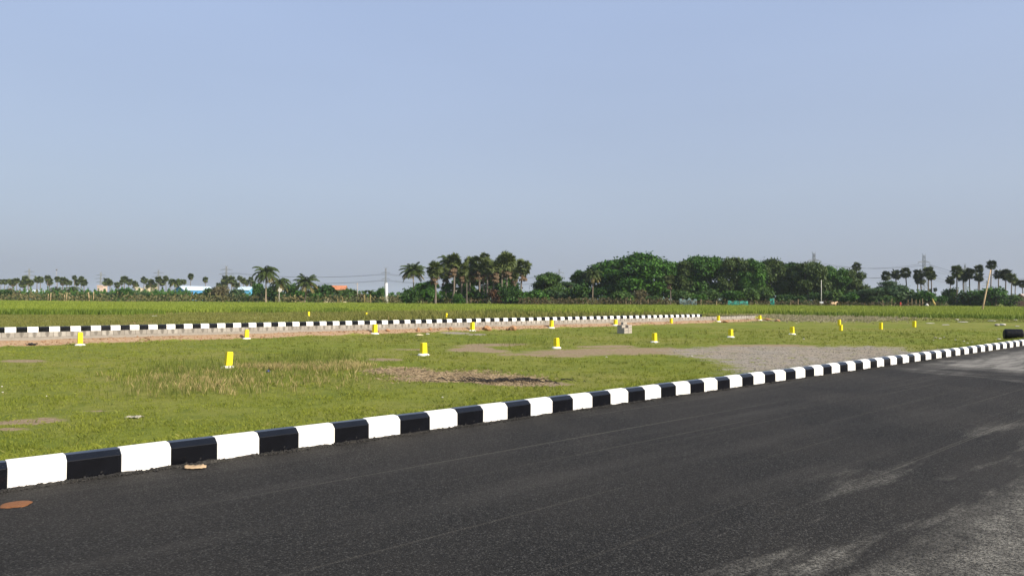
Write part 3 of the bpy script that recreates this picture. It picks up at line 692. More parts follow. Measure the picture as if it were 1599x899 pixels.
# straw and reeds round the tilted post
def patch(E, N, seed):
    g = np.random.default_rng(seed); r = np.sqrt(g.uniform(0, 1, N)) * (1 + .25 * g.normal(0, 1, N)); a = g.uniform(0, 2 * np.pi, N)
    P = np.c_[r * np.cos(a), r * np.sin(a)] @ np.linalg.inv(E[1]).T + E[0]; return P[:, 0], P[:, 1]
def patches(name, items, h, w, mat, n, label, seed, lean=.3):
    X, Y = [np.concatenate(a) for a in zip(*[patch(ell(*e), N, seed + j) for j, (e, N) in enumerate(items)])]
    t, q = TQ(X, Y); blades(name, X, Y, gh(t, q), h, w, mat, n, lean, label, seed, .05)
patches('straw_grass', [((465, 576, 85, 6), 900), ((540, 572, 40, 6), 260), ((300, 600, 90, 12), 260), ((380, 590, 170, 20), 420)], .19, .008, G_STRAW, 5, 'dry straw coloured grass standing round the tilted post', 31)
patches('reed_grass', [((500, 562, 70, 14), 420), ((400, 580, 180, 22), 700), ((300, 590, 130, 22), 250), ((250, 612, 90, 10), 80), ((820, 535, 70, 6), 160), ((630, 530, 40, 4), 80)], .27, .008, G_REED, 4, 'thin green reeds standing in and beside the straw', 41, .18)
patches('fallen_straw', [((700, 587, 90, 9), 1100), ((800, 593, 55, 8), 700), ((620, 580, 60, 7), 600)], .05, .012, plain('straw_litter', (.29, .225, .14), .9, .35, 15), 3, 'flattened brown straw lying on bare soil behind the kerb', 51, 2.2)
patches('clod_grass', [((1210, 494, 80, 3), 1500), ((1320, 496, 100, 4), 2200), ((1260, 499, 100, 2.5), 800)], .14, .09, G_CLOD, 4, 'dry grey tufts on rough ground before the tall field grass', 61, 1.3)

# ------------------------------------------------------------------ vegetation builders
def rand_dirs(g, n):
    d = g.normal(0, 1, (n, 3)); return d / np.linalg.norm(d, axis=1)[:, None]
def leaf_quads(C, N, size, g, aspect=.7):
    "one quad per leaf clump face: centre C, normal N"
    n = len(C); a = np.cross(N, g.normal(0, 1, (n, 3))); a /= np.linalg.norm(a, axis=1)[:, None] + 1e-9; b = np.cross(N, a)
    s = (size * g.uniform(.6, 1.3, n))[:, None]; V = np.empty((n, 4, 3))
    V[:, 0] = C - a * s; V[:, 1] = C - b * s * aspect + N * s * .15; V[:, 2] = C + a * s; V[:, 3] = C + b * s * aspect + N * s * .15
    return V.reshape(-1, 3), np.arange(n * 4).reshape(n, 4)
def crown_mesh(name, mat, lobes, n_clump, per, size, seed, clump_r=.6, floor=None, flat=.6):
    g = np.random.default_rng(seed); L = np.array(lobes, float); vol = (L[:, 3] * L[:, 4] * L[:, 5]) ** (2 / 3)
    k = g.choice(len(L), n_clump, p=vol / vol.sum()); d = rand_dirs(g, n_clump); d[:, 2] = np.where(d[:, 2] < -.35, -d[:, 2], d[:, 2])
    r = g.uniform(.35, 1, n_clump) ** .45
    C = L[k, :3] + d * L[k, 3:] * r[:, None]
    if floor is not None: C = C[C[:, 2] > floor]; 
    # uneven gaps
    gap = np.array([mnoise.noise(Vector(c) * (1.1 / max(clump_r, .3)) * .35 + Vector((seed, 0, 0))) for c in C]); C = C[gap > -.28]
    cn = rand_dirs(g, len(C)) * .5 + np.array([0, 0, .9])
    P = np.repeat(C, per, 0) + g.normal(0, 1, (len(C) * per, 3)) * clump_r * np.array([1, 1, flat])
    out = P - L[:, :3].mean(0); out /= np.linalg.norm(out, axis=1)[:, None] + 1e-9
    Nn = np.repeat(cn, per, 0) + .6 * out + .75 * g.normal(0, 1, P.shape); Nn /= np.linalg.norm(Nn, axis=1)[:, None]
    V, Fc = leaf_quads(P, Nn, size, g)
    return mesh_np(name, V, Fc, [mat])
def limb_mesh(name, mat, H, r0, tips, seed, lean=0.):
    rr = random.Random(seed); mb = MB(); fork = H * rr.uniform(.25, .36)
    mb.tube([(0, 0, -.3), (lean * .3, 0, fork * .5), (lean, 0, fork)], [r0 * 1.25, r0, r0 * .85], 8)
    for tx, ty, tz in tips:
        p0 = Vector((lean, 0, fork * rr.uniform(.75, 1))); p1 = Vector((tx, ty, tz)); mid = p0.lerp(p1, .5) + Vector((rr.uniform(-.4, .4), rr.uniform(-.4, .4), rr.uniform(.2, .9)))
        mb.tube([p0, p0.lerp(mid, .5) + Vector((0, 0, .1)), mid, p1], [r0 * .55, r0 * .42, r0 * .28, r0 * .1], 6)
        for _ in range(3):
            e = p1 + Vector((rr.uniform(-1.6, 1.6), rr.uniform(-1.6, 1.6), rr.uniform(-.2, 1.2))); mb.tube([mid.lerp(p1, rr.uniform(0, .7)), e], [r0 * .16, r0 * .04], 5)
    return mb.mesh(name, mat, True)
def broadleaf(kind, seed):
    "returns parts for a tree about 1 unit = 1 m; nominal height 16, width 16 unless noted"
    rr = random.Random(seed); lobes = []
    if kind == 'umbrella':
        for a in range(13):
            an = rr.uniform(0, 6.28); d = rr.uniform(1.5, 7.2); lobes.append((d * math.cos(an), d * math.sin(an), 13.2 - .055 * d * d + rr.uniform(-.8, .5), rr.uniform(2.4, 3.6), rr.uniform(2.4, 3.6), rr.uniform(1.3, 2.0)))
        for a in range(22):
            an = rr.uniform(0, 6.28); d = rr.uniform(2, 8); lobes.append((d * math.cos(an), d * math.sin(an), rr.uniform(3.0, 10), rr.uniform(2, 3), rr.uniform(2, 3), rr.uniform(1.2, 2.0)))
        nc, per, size, cr_ = 1500, 14, .42, .7; r0 = .55
    elif kind == 'round':
        for a in range(26):
            an = rr.uniform(0, 6.28); z = rr.uniform(2.5, 13.6); m_ = 6.2 * math.sqrt(max(.12, 1 - ((z - 8) / 7) ** 2)); d = rr.uniform(.3, 1) * m_
            lobes.append((d * math.cos(an), d * math.sin(an), z, rr.uniform(2, 3.2), rr.uniform(2, 3.2), rr.uniform(1.5, 2.4)))
        nc, per, size, cr_ = 1300, 14, .42, .65; r0 = .45
    elif kind == 'tall':
        for a in range(22):
            an = rr.uniform(0, 6.28); z = rr.uniform(3, 14.2); d = rr.uniform(.3, 4.2) * (1 if z < 11 else .6)
            lobes.append((d * math.cos(an), d * math.sin(an), z, rr.uniform(1.7, 2.7), rr.uniform(1.7, 2.7), rr.uniform(1.3, 2.2)))
        nc, per, size, cr_ = 950, 14, .40, .6; r0 = .4
    elif kind == 'feather':                                            # acacia-like, layered sprays
        for a in range(15):
            an = rr.uniform(0, 6.28); z = rr.uniform(2.2, 13.4); d = rr.uniform(1, 6.8) * (1.15 - z / 20)
            lobes.append((d * math.cos(an), d * math.sin(an), z, rr.uniform(2.3, 3.6), rr.uniform(2.3, 3.6), rr.uniform(.7, 1.2)))
        nc, per, size, cr_ = 1000, 15, .32, .7; r0 = .35
    g = crown_mesh('crown', None, lobes, nc, per, size, seed, cr_)
    tips = [(l[0] * .8, l[1] * .8, l[2]) for l in rr.sample(lobes, 8)]
    return g, limb_mesh('trunk', M_BARK, 14, r0, tips, seed, rr.uniform(-.6, .6))
def remat(me, mat):
    c = me.copy(); c.materials.clear(); c.materials.append(mat); return c
TREES = {k: [broadleaf(k, s) for s in ((11, 12, 13) if k in ('umbrella', 'round') else (21, 22))] for k in ('umbrella', 'round', 'tall', 'feather')}
_cache = {}
def tinted(me, mat):
    key = (me.name, mat.name)
    if key not in _cache: _cache[key] = remat(me, mat)
    return _cache[key]
def zrange(me):
    v = np.empty(len(me.vertices) * 3); me.vertices.foreach_get('co', v); v = v.reshape(-1, 3); return v[:, 2].max(), v[:, 0].max() - v[:, 0].min()
_ext = {}
def ext(me):
    if me.name not in _ext: _ext[me.name] = zrange(me)
    return _ext[me.name]
def base_at(px, dist):
    x = at_d(px, 470, dist).x; return Vector((x, dist, gz(x, dist)))
def tree(name, kind, var, mat, px, top, width, dist, label, cat='tree', group=None):
    cm, tm = TREES[kind][var]; cm = tinted(cm, mat); p = base_at(px, dist); H = at_d(px, top, dist).z - p.z; zh, zw = ext(cm)
    sz = H / zh; sw = width * dist / F / zw
    return thing(name, label, cat, p, random.uniform(0, 6.28), (sw, sw, sz), group, (('crown', cm), ('trunk', tm)))

# shrubs
def shrub(seed, kind):
    rr = random.Random(seed); lobes = []
    for a in range(9):
        an = rr.uniform(0, 6.28); d = rr.uniform(.1, 1.0); lobes.append((d * math.cos(an), d * math.sin(an), rr.uniform(.35, 1.45), rr.uniform(.45, .75), rr.uniform(.45, .75), rr.uniform(.35, .6)))
    cm = crown_mesh('foliage', None, lobes, 330, 10, .13 if kind else .16, seed, .2, .02, .8)
    mb = MB()
    for a in range(7):
        an = rr.uniform(0, 6.28); mb.tube([(0, 0, -.1), (.3 * math.cos(an), .3 * math.sin(an), .6), (.7 * math.cos(an), .7 * math.sin(an), 1.4)], [.05, .035, .012], 5)
    return cm, mb.mesh('stem', M_BARK)
SHRUBS = [shrub(s, s % 2) for s in range(31, 36)]
def bush(px, top, bottom, width, dist, mat, label, name='shrub', cat='shrub', group=None):
    var = random.randrange(len(SHRUBS)); cm = tinted(SHRUBS[var][0], mat); p = base_at(px, dist); H = at_d(px, top, dist).z - p.z; zh, zw = ext(cm)
    s = width * dist / F / zw
    return thing(name, label, cat, p, random.uniform(0, 6.28), (s, s, H / zh), group, (('foliage', cm), ('stem', SHRUBS[var][1])))

# palms
def fan(V, Fc, c, axis, nrm, r, g, segs=11, half=2.3):
    axis = axis / np.linalg.norm(axis); b = np.cross(nrm, axis); b /= np.linalg.norm(b) + 1e-9; nrm = np.cross(axis, b)
    for k in range(segs):
        a0 = -half + 2 * half * k / segs; a1 = a0 + 2 * half / segs; am = (a0 + a1) / 2
        f = lambda a, q, lift: c + (axis * math.cos(a) + b * math.sin(a)) * r * q + nrm * lift * r
        i = len(V); rl = g.uniform(.85, 1.08)
        V += [c, f(a0, .62, .06 if k % 2 else -.03), f(am, rl, -.10), f(a1, .62, -.03 if k % 2 else .06)]; Fc.append((i, i + 1, i + 2, i + 3))
def palmyra(seed, big):
    "nominal height 12 to the crown centre; crown radius about 1.6"
    g = np.random.default_rng(seed); V, Fc, Vd, Fd = [], [], [], []
    zc = 12.; cc = np.array([0, 0, zc]); n = 40
    for k in range(n):
        el = g.uniform(-1.1, 1.3); az = k * 2.399 + g.uniform(-.3, .3); d = np.array([math.cos(az) * math.cos(el), math.sin(az) * math.cos(el), math.sin(el)])
        L = g.uniform(.75, 1.15); p = cc + d * L; nrm = rand_dirs(g, 1)[0] * .6 + np.array([0, 0, 1.]) - d * .3
        fan(V, Fc, p, d + np.array([0, 0, -.25]), nrm, g.uniform(.88, 1.15), g)
        e = np.cross(d, [0, 0, 1.]); e /= np.linalg.norm(e) + 1e-9; i = len(V); V += [cc - e * .03, cc + e * .03, p + e * .025, p - e * .025]; Fc.append((i, i + 1, i + 2, i + 3))
    for k in range(26 if big else 9):
        az = g.uniform(0, 6.28); z0 = zc - g.uniform(.5, 1.2 if not big else 2.6); d = np.array([math.cos(az) * .45, math.sin(az) * .45, -.9])
        p = np.array([0, 0, z0]) + np.array([math.cos(az), math.sin(az), 0]) * g.uniform(.2, .7); fan(Vd, Fd, p, d, np.array([math.cos(az), math.sin(az), .3]), g.uniform(.6, .9), g, 7, 1.3)
    mb = MB(); bend = g.uniform(-.5, .5)
    mb.tube([(0, 0, -.4), (bend * .2, 0, .6), (bend * .7, 0, 4), (bend * .6, 0, 8), (0, 0, zc + .1)], [.34, .25, .19, .165, .15], 8)
    return (mesh_np('crown', np.array(V), np.array(Fc)), mesh_np('dead_fronds', np.array(Vd), np.array(Fd), [L_DEAD]), mb.mesh('trunk', M_PALMBARK, True))
PALMYRA = [palmyra(s, False) for s in (1, 2, 3, 4)]; PALMBIG = [palmyra(s, True) for s in (5, 6, 7)]
def palm(px, cy, cw, dist, label, mat=None, big=False, group=None, skirt=True):
    pool = PALMBIG if big else PALMYRA; c, d, t = random.choice(pool); cm = tinted(c, mat or L_PALMYRA); p = base_at(px, dist)
    H = at_d(px, cy, dist).z - p.z; sw = 1.2 * cw * dist / F / 3.7; e = thing('palmyra_palm', label, 'palm tree', p, random.uniform(0, 6.28), (1, 1, 1), group)
    sz = H / 12.
    obj('trunk', t, e, (0, 0, 0), (0, 0, 0), (max(sw, .9), max(sw, .9), sz))
    lift = H - 12 * sw
    sq = random.uniform(.9, 1.12)
    obj('crown', cm, e, (0, 0, H - 12 * sw * sq), (0, 0, 0), (sw, sw, sw * sq)); e.rotation_euler.x = random.uniform(-.03, .03); e.rotation_euler.y = random.uniform(-.03, .03)
    if skirt: obj('dead_fronds', d, e, (0, 0, lift), (0, 0, 0), (sw, sw, sw))
    return e
def coconut(seed, droop):
    "nominal: 12 m to the crown, fronds about 4 m"
    g = np.random.default_rng(seed); V, Fc, Vo, Fo = [], [], [], []; cc = np.array([0, 0, 12.])
    nf = 34
    for k in range(nf):
        u = k / nf; el = 1.35 - 1.9 * u ** .85 + g.uniform(-.12, .12); az = k * 2.399 + g.uniform(-.2, .2); hd = np.array([math.cos(az), math.sin(az), 0.]); L = g.uniform(3.4, 4.3) * (.8 if u < .15 else 1)
        old = u > .78; VV, FF = (Vo, Fo) if old else (V, Fc); side = np.array([-hd[1], hd[0], 0.])
        m_ = 16; pts = []; pp = cc.copy(); e = el
        for j in range(m_ + 1):
            pts.append(pp.copy()); pp = pp + (hd * math.cos(e) + np.array([0, 0, math.sin(e)])) * L / m_; e -= droop * (.4 + j / m_) / m_ * (1.9 if not old else 1.2)
        for j in range(m_):
            i = len(VV); w = .05 * (1 - j / m_) + .012; VV += [pts[j] - side * w, pts[j] + side * w, pts[j + 1] + side * w, pts[j + 1] - side * w]; FF.append((i, i + 1, i + 2, i + 3))
            if j < 2: continue
            tng = pts[j + 1] - pts[j]; tng /= np.linalg.norm(tng); ll = 1.0 * math.sin(math.pi * (.12 + .82 * j / m_)) ** .7
            for sg in (-1, 1):
                for h_ in (0., .33, .67):
                    b0 = pts[j] + tng * h_ * L / m_; tip = b0 + (side * sg * .75 + tng * .55 + np.array([0, 0, -.45 - .25 * g.uniform()])) * ll * g.uniform(.85, 1.1); wv = tng * .085
                    i = len(VV); md = (b0 + tip) / 2 + np.array([0, 0, .05]); VV += [b0 - wv, md - wv * .8, tip, md + wv * .9]; FF.append((i, i + 1, i + 2, i + 3))
    mb = MB(); bend = g.uniform(-.8, .8)
    mb.tube([(-bend, 0, -.4), (-bend * .9, 0, .5), (-bend * .5, 0, 3.5), (-bend * .15, 0, 7.5), (0, 0, 12)], [.30, .20, .15, .13, .12], 8)
    nb = MB()
    for k in range(9):
        a = g.uniform(0, 6.28); c = Vector((.28 * math.cos(a), .28 * math.sin(a), 11.75 + g.uniform(-.25, .1)))
        nb.tube([c + Vector((0, 0, -.14)), c + Vector((0, 0, -.06)), c + Vector((0, 0, .06)), c + Vector((0, 0, .14))], [.04, .12, .12, .04], 7)
    return (mesh_np('crown', np.array(V), np.array(Fc), [L_COCO]), mesh_np('old_fronds', np.array(Vo), np.array(Fo), [L_COCO_Y]), mb.mesh('trunk', M_COCOBARK, True), nb.mesh('coconuts', L_COCO_Y, True))
COCO = [coconut(1, 1.0), coconut(2, .75), coconut(3, 1.25)]
def coco(px, cy, cw, dist, var, label, group=None):
    c, o_, t, n_ = COCO[var]; p = base_at(px, dist); H = at_d(px, cy, dist).z - p.z; s = 1.12 * cw * dist / F / 7.4
    e = thing('coconut_palm', label, 'palm tree', p, random.uniform(0, 6.28), (1, 1, 1), group); lift = H - 12 * s
    obj('trunk', t, e, (0, 0, 0), (0, 0, 0), (s, s, H / 12.)); obj('crown', c, e, (0, 0, lift), (0, 0, 0), (s,) * 3); obj('old_fronds', o_, e, (0, 0, lift), (0, 0, 0), (s,) * 3); obj('coconut_bunch', n_, e, (0, 0, lift), (0, 0, 0), (s,) * 3)
    return e
def banana(seed):
    g = np.random.default_rng(seed); V, Fc = [], []
    for k in range(9):
        az = k * 2.4 + g.uniform(-.3, .3); hd = np.array([math.cos(az), math.sin(az), 0]); sd = np.array([-hd[1], hd[0], 0]); e = g.uniform(.7, 1.4); L = g.uniform(1.5, 2.2); pp = np.array([0, 0, 1.9]); pr = None
        for j in range(8):
            w = .32 * math.sin(math.pi * min(.96, .1 + j / 8.)) ; a, b = pp - sd * w + np.array([0, 0, .06]), pp + sd * w + np.array([0, 0, .06]); i = len(V); V += [a, b]
            if pr is not None: Fc.append((pr, pr + 1, i + 1, i))
            pr = i; pp = pp + (hd * math.cos(e) + np.array([0, 0, math.sin(e)])) * L / 7; e -= .24
    mb = MB(); mb.tube([(0, 0, -.2), (0, 0, 1), (0, 0, 2.1)], [.16, .13, .08], 7)
    return mesh_np('leaves', np.array(V), np.array(Fc), [L_BANANA]), mb.mesh('stalk', plain('banana_stalk', (.22, .18, .07), .8), True)
BAN = [banana(s) for s in (1, 2)]
def ban(px, top, dist, label):
    l, s = BAN[random.randrange(2)]; p = base_at(px, dist); H = at_d(px, top, dist).z - p.z; k = H / 3.4
    thing('banana_plant', label, 'banana plant', p, random.uniform(0, 6.28), (k, k, k), None, (('leaves', l), ('stalk', s)))

# ------------------------------------------------------------------ far palmyra rows
FAR = [(2, 440), (8, 440), (14, 439), (19, 441), (26, 438), (35, 443), (40, 436), (44, 440), (48, 442), (57, 436), (62, 436), (74, 434), (77, 440), (97, 439), (104, 440), (108, 441), (115, 433), (120, 441), (126, 436), (131, 441),
       (166, 440), (171, 441), (182, 445), (190, 441), (194, 436), (201, 440), (209, 442), (212, 445), (224, 437), (230, 446), (235, 440), (240, 444), (247, 436), (253, 441), (260, 435), (266, 440), (281, 440), (288, 440),
       (341, 445), (348, 444), (352, 436), (356, 439), (362, 437), (366, 442), (371, 446), (374, 434), (379, 438), (385, 441), (391, 436), (394, 444)]
for px, cy in FAR:
    palm(px + random.uniform(-.6, .6), cy, random.uniform(7.0, 11.4), random.uniform(430, 520), 'slender palmyra palm with a small round crown in the hazy far row', group='palmyra palms of the far row')
palm(89, 436, 8.5, 470, 'single far palmyra palm standing clear under a tiny floodlight mast')
palm(297, 432, 9, 470, 'far palmyra palm just over the gable of the blue shed')
palm(321, 437, 8.5, 460, 'lone far palmyra palm between the blue shed and the pale round shrub')
GROVE = [(680, 421, 24, 238, 'stout palmyra palm with shaggy skirt at the grove edge next to a coconut palm'), (706, 408, 26, 246, 'highest palmyra palm of the central grove, pale crown'),
         (695, 427, 20, 255, 'palmyra palm low between the two front ones of the grove'), (722, 421, 22, 252, 'palmyra palm with bare pale trunk in the middle of the grove'),
         (735, 414, 26, 262, 'dark palmyra palm deep inside the grove, second row'), (748, 412, 26, 258, 'broad crowned palmyra palm in the grove behind the pale trunks'), (759, 416, 25, 250, 'leafy palmyra palm in the grove over the thatch heap'),
         (757, 402, 16, 275, 'thin palmyra crown peeping above the grove behind'), (772, 418, 24, 262, 'shaded palmyra palm in the dark heart of the grove'), (784, 410, 22, 270, 'shaded palmyra palm right behind the tall front one'),
         (792, 409, 27, 242, 'tall palmyra palm with full golden crown and straight trunk in the grove'), (815, 417, 23, 244, 'last palmyra palm of the grove with drooping dead fronds'), (803, 428, 18, 256, 'small dark palmyra palm between the last two of the grove')]
for px, cy, cw, d, lab in GROVE: palm(px, cy, cw, d, lab, big=True)
palm(729, 436, 8, 240, 'small palmyra palm with only dry fronds on a thin trunk'); palm(1046, 437, 15, 236, 'palmyra palm with shaggy brown crown before the wide dome tree', big=True)
EAST = [(1338, 416, 13, 300, 'palmyra crown rising out of the tree canopy'), (1384, 431, 14, 285, 'first palmyra palm past the canopy, partly behind feathery trees'), (1400, 428, 15, 275, 'palmyra palm, second past the canopy'),
        (1416, 426, 16, 268, 'palmyra palm with round dark crown over a slim trunk, third past the canopy'), (1432, 428, 15, 266, 'palmyra palm just under the arm of the tall pylon'), (1439, 437, 15, 262, 'low pear shaped palmyra crown beside the pylon'),
        (1448, 425, 16, 262, 'palmyra palm directly in front of the tall pylon'), (1455, 430, 15, 255, 'palmyra palm with lit pale crown closing the pylon group'),
        (1484, 437, 13, 255, 'ragged palmyra palm hung with climbers over a bright bush'), (1494, 424, 17, 245, 'palmyra palm with golden lit crown opening the row over the mound bush'), (1505, 431, 16, 250, 'dark dense palmyra palm, second in the row over the mound bush'),
        (1515, 427, 15, 248, 'palmyra palm with slightly leaning trunk, third in the row'), (1530, 420, 13, 258, 'flat topped palmyra crown behind a lower rounder one'), (1527, 432, 15, 246, 'lower rounder palmyra crown with a stray frond'),
        (1547, 414, 15, 240, 'tallest palmyra palm, standing at the top of the leaning pole'), (1558, 428, 15, 250, 'palmyra palm immediately past the tallest one'), (1570, 429, 17, 246, 'wide crowned palmyra palm in the row, two past the tallest'),
        (1579, 434, 15, 242, 'palmyra palm with sunlit crown, three past the tallest'), (1586, 441, 10, 262, 'smaller palmyra palm near the end of the row'), (1596, 443, 11, 250, 'palmyra palm at the very end of the row')]
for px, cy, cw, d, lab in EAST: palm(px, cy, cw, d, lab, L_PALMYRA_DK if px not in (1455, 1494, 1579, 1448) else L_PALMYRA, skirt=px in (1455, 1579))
for px, cy in ((1452, 453), (1461, 452), (1425, 455)): palm(px, cy, 6, 420, 'tiny distant palmyra palm low between the two palm rows', L_PALMYRA_DK, group='tiny palms between the rows', skirt=False)
coco(415, 425, 40, 300, 0, 'tall coconut palm with pale trunk standing in the open at the field edge'); coco(437, 441, 34, 310, 2, 'leaning coconut palm with drooping dull fronds beside the tall one'); coco(478, 440, 38, 300, 1, 'coconut palm with upright young fronds before dark bushes')
coco(645, 422, 38, 245, 1, 'coconut palm at the edge of the palmyra grove, clear against the sky'); coco(699, 407, 34, 262, 0, 'coconut palm standing behind the highest palmyra of the grove')
coco(926, 428, 30, 246, 2, 'yellowing coconut palm on a thin pale trunk before the dome tree'); coco(273, 440, 20, 420, 0, 'distant coconut palm among the far palmyra row'); coco(88, 454, 20, 400, 1, 'low young coconut palm under the far palm row'); coco(113, 452, 22, 395, 2, 'low bushy coconut palm beside dry scrub under the far row')
coco(1287, 420, 20, 285, 0, 'coconut crown lost in the canopy behind the brown tree')

# ------------------------------------------------------------------ the dark wood
tree('rain_tree', 'umbrella', 0, L_RAIN, 988, 391, 140, 262, 'huge dome shaped rain tree with a wide dark green crown')
tree('rain_tree', 'umbrella', 1, L_DARK, 944, 408, 84, 274, 'dark broad tree under the shoulder of the dome tree')
tree('rain_tree', 'umbrella', 2, L_RAIN, 1040, 406, 80, 268, 'lower green tree joining the dome tree to the next crowns')
tree('broadleaf_tree', 'round', 0, L_DARK, 902, 421, 42, 275, 'small dark tree at the foot of the dome tree, behind the yellowing palm')
tree('broadleaf_tree', 'tall', 0, L_BROWN, 1072, 404, 46, 262, 'olive crowned tree with bare pinkish limbs showing below')
tree('rain_tree', 'umbrella', 1, L_RAIN, 1100, 397, 84, 266, 'spreading rain tree with bright green top, next after the olive crown')
tree('broadleaf_tree', 'round', 1, L_DARK, 1072, 410, 80, 284, 'dark tree filling behind the spreading rain tree')
tree('rain_tree', 'umbrella', 2, L_BROWN, 1146, 398, 66, 258, 'tall tree with olive brown crown at the middle of the wood')
tree('broadleaf_tree', 'round', 2, L_RAIN, 1176, 402, 60, 256, 'bright green tree hung with climbers to the ground in the wood')
tree('rain_tree', 'umbrella', 0, L_BROWN, 1203, 400, 74, 262, 'broad tree with brownish feathery top, last before the dark gap')
tree('broadleaf_tree', 'tall', 1, L_DARK, 1232, 408, 60, 262, 'dark tall tree beside the shadowed gap in the wood')
tree('broadleaf_tree', 'round', 0, L_DARK, 1236, 412, 84, 282, 'dark tree at the back of the wood behind the gap')
tree('rain_tree', 'umbrella', 1, L_BROWN, 1262, 407, 66, 254, 'brown grey tree with soft feathery edge over the thin white pole')
tree('broadleaf_tree', 'round', 1, L_RAIN, 1303, 413, 56, 262, 'green tree with yellow sprays just past the thin white pole')
tree('rain_tree', 'umbrella', 2, L_BROWN, 1334, 418, 58, 264, 'brown topped tree closing the wood, palmyra crown above it')
tree('broadleaf_tree', 'round', 2, L_DARK, 1318, 432, 70, 272, 'dark low tree under the brown topped one')
tree('feathery_tree', 'feather', 0, L_ACACIA, 1395, 437, 66, 246, 'feathery grey green acacia below the first palmyras past the wood')
tree('feathery_tree', 'feather', 1, L_ACACIA, 1360, 450, 62, 242, 'low spreading acacia with flat sprays at the end of the wood')
tree('feathery_tree', 'feather', 0, L_ACACIA, 1430, 455, 50, 244, 'low feathery tree before the pylon palms')
tree('broadleaf_tree', 'round', 2, L_LIGHT, 853, 424, 62, 252, 'bright green rounded tree between the palm grove and a pylon')
tree('feathery_tree', 'feather', 1, L_ACACIA, 885, 438, 44, 256, 'dull green airy tree under the pylon next to the dome tree')
tree('broadleaf_tree', 'round', 0, L_DARK, 770, 412, 96, 290, 'dark tree mass closing the back of the palm grove')
tree('broadleaf_tree', 'round', 1, L_DARK, 728, 420, 66, 286, 'dark tree behind the pale trunks of the grove')
tree('broadleaf_tree', 'tall', 0, L_RAIN, 655, 440, 40, 262, 'round green tree under the coconut palm at the grove edge')
tree('broadleaf_tree', 'round', 1, L_RAIN, 670, 437, 44, 268, 'green rounded tree behind the stout shaggy palm')
tree('broadleaf_tree', 'tall', 1, L_RAIN, 702, 441, 36, 256, 'green tree filling between the front palms of the grove')
# lower storey of the wood
low = [(1060, 452, 44, L_LIGHT), (1085, 455, 40, L_RAIN), (1110, 450, 44, L_LIGHT), (1140, 452, 44, L_RAIN), (1165, 448, 44, L_LIGHT), (1195, 446, 40, L_LIGHT), (1222, 456, 40, L_DARK), (1250, 458, 40, L_DARK), (1275, 455, 30, L_DARK), (1298, 448, 40, L_LIGHT), (1325, 452, 44, L_RAIN), (1350, 462, 40, L_ACACIA), (1380, 460, 40, L_LIGHT), (1408, 464, 40, L_RAIN), (1445, 463, 36, L_ACACIA)]
lowlab = ['light green bush below the shaggy brown palm', 'dark bush under the bare pink limbs', 'light green bush at the foot of the spreading rain tree', 'dark green bush next to the green netting', 'light bush draped over the netting fence', 'tall yellow green bush at the edge of the dark gap', 'dark bush inside the shadowed gap', 'shadowed bush under the brown grey tree', 'dark bush behind the thin white pole', 'yellow green bush past the thin white pole', 'green bush under the brown topped tree', 'flat grey green bush under the acacia', 'light green bush behind the row of low stakes', 'dark bush behind the red clothed figure', 'feathery bush below the pylon palms']
for (px, top, w, m_), lab in zip(low, lowlab): bush(px, top, 474, w, random.uniform(238, 246), m_, lab)
more = [(1400, 444, 56, L_ACACIA, 'wide feathery bush filling below the second palmyra past the wood'), (1366, 447, 52, L_ACACIA, 'wide grey green bush sloping down from the end of the wood'), (1438, 452, 46, L_RAIN, 'green bush under the pear shaped palm'), (905, 436, 40, L_DARK, 'dark bush closing the gap beside the dome tree'), (883, 443, 40, L_LIGHT, 'pale green bush before the airy tree'), (800, 440, 44, L_DARK, 'deep shade bush between grove trunks, second row'),
        (1488, 448, 30, L_LIGHT, 'bright green climber bush under the ragged palm'), (1528, 448, 62, L_DARK, 'big dark mound bush behind the leaning bamboo pole'), (1552, 446, 52, L_RAIN, 'green mound bush just past the leaning pole'), (1580, 458, 40, L_LIGHT, 'lit bush near the brick corner at the frame edge'), (1510, 458, 44, L_DARK, 'dark low bush between the mound and the climber bush'), (1468, 460, 28, L_RAIN, 'small bush behind the yellow cloth'),
        (842, 450, 40, L_RAIN, 'green bush below the bright rounded tree'), (872, 452, 40, L_ACACIA, 'dull bush below the airy tree'), (900, 455, 36, L_LIGHT, 'pale bush beside the dry sapling'), (950, 458, 40, L_DARK, 'bush in the shade of the dome tree'), (975, 452, 44, L_LIGHT, 'light olive bush before the dome tree'), (1000, 450, 34, L_DRYSHRUB, 'dry olive bush before the dome tree'), (1022, 460, 36, L_LIGHT, 'small light bush at the edge of the dome shade'),
        (893, 445, 18, L_DRYSHRUB, 'dry brown sapling next to the yellowing palm'), (950, 463, 20, L_RED, 'rusty dead bush at the field edge below the dome tree'), (812, 460, 26, L_RED, 'rusty brush pile at the last palmyra of the grove'), (775, 450, 28, L_RED, 'reddish dead palm leaf heap inside the grove'), (1290, 455, 16, L_RED, 'rust coloured bush behind the thin white pole'),
        (638, 446, 34, L_DARK, 'dark bush at the outer edge of the palm grove'), (642, 459, 34, L_LIGHT, 'low pale bush in front of the grove edge'), (670, 450, 34, L_RAIN, 'green bush under the stout shaggy palm'), (690, 460, 26, L_DARK, 'low dark bush behind the stout palm trunk'), (715, 455, 26, L_RAIN, 'green bush beside the white hut in the grove'), (745, 452, 40, L_DARK, 'dark undergrowth bush behind the pale trunks'), (790, 448, 40, L_DARK, 'dark undergrowth bush behind the golden palm'), (820, 450, 30, L_RAIN, 'green bush behind the last palm of the grove')]
for px, top, w, m_, lab in more: bush(px, top, 474, w, random.uniform(236, 250), m_, lab)
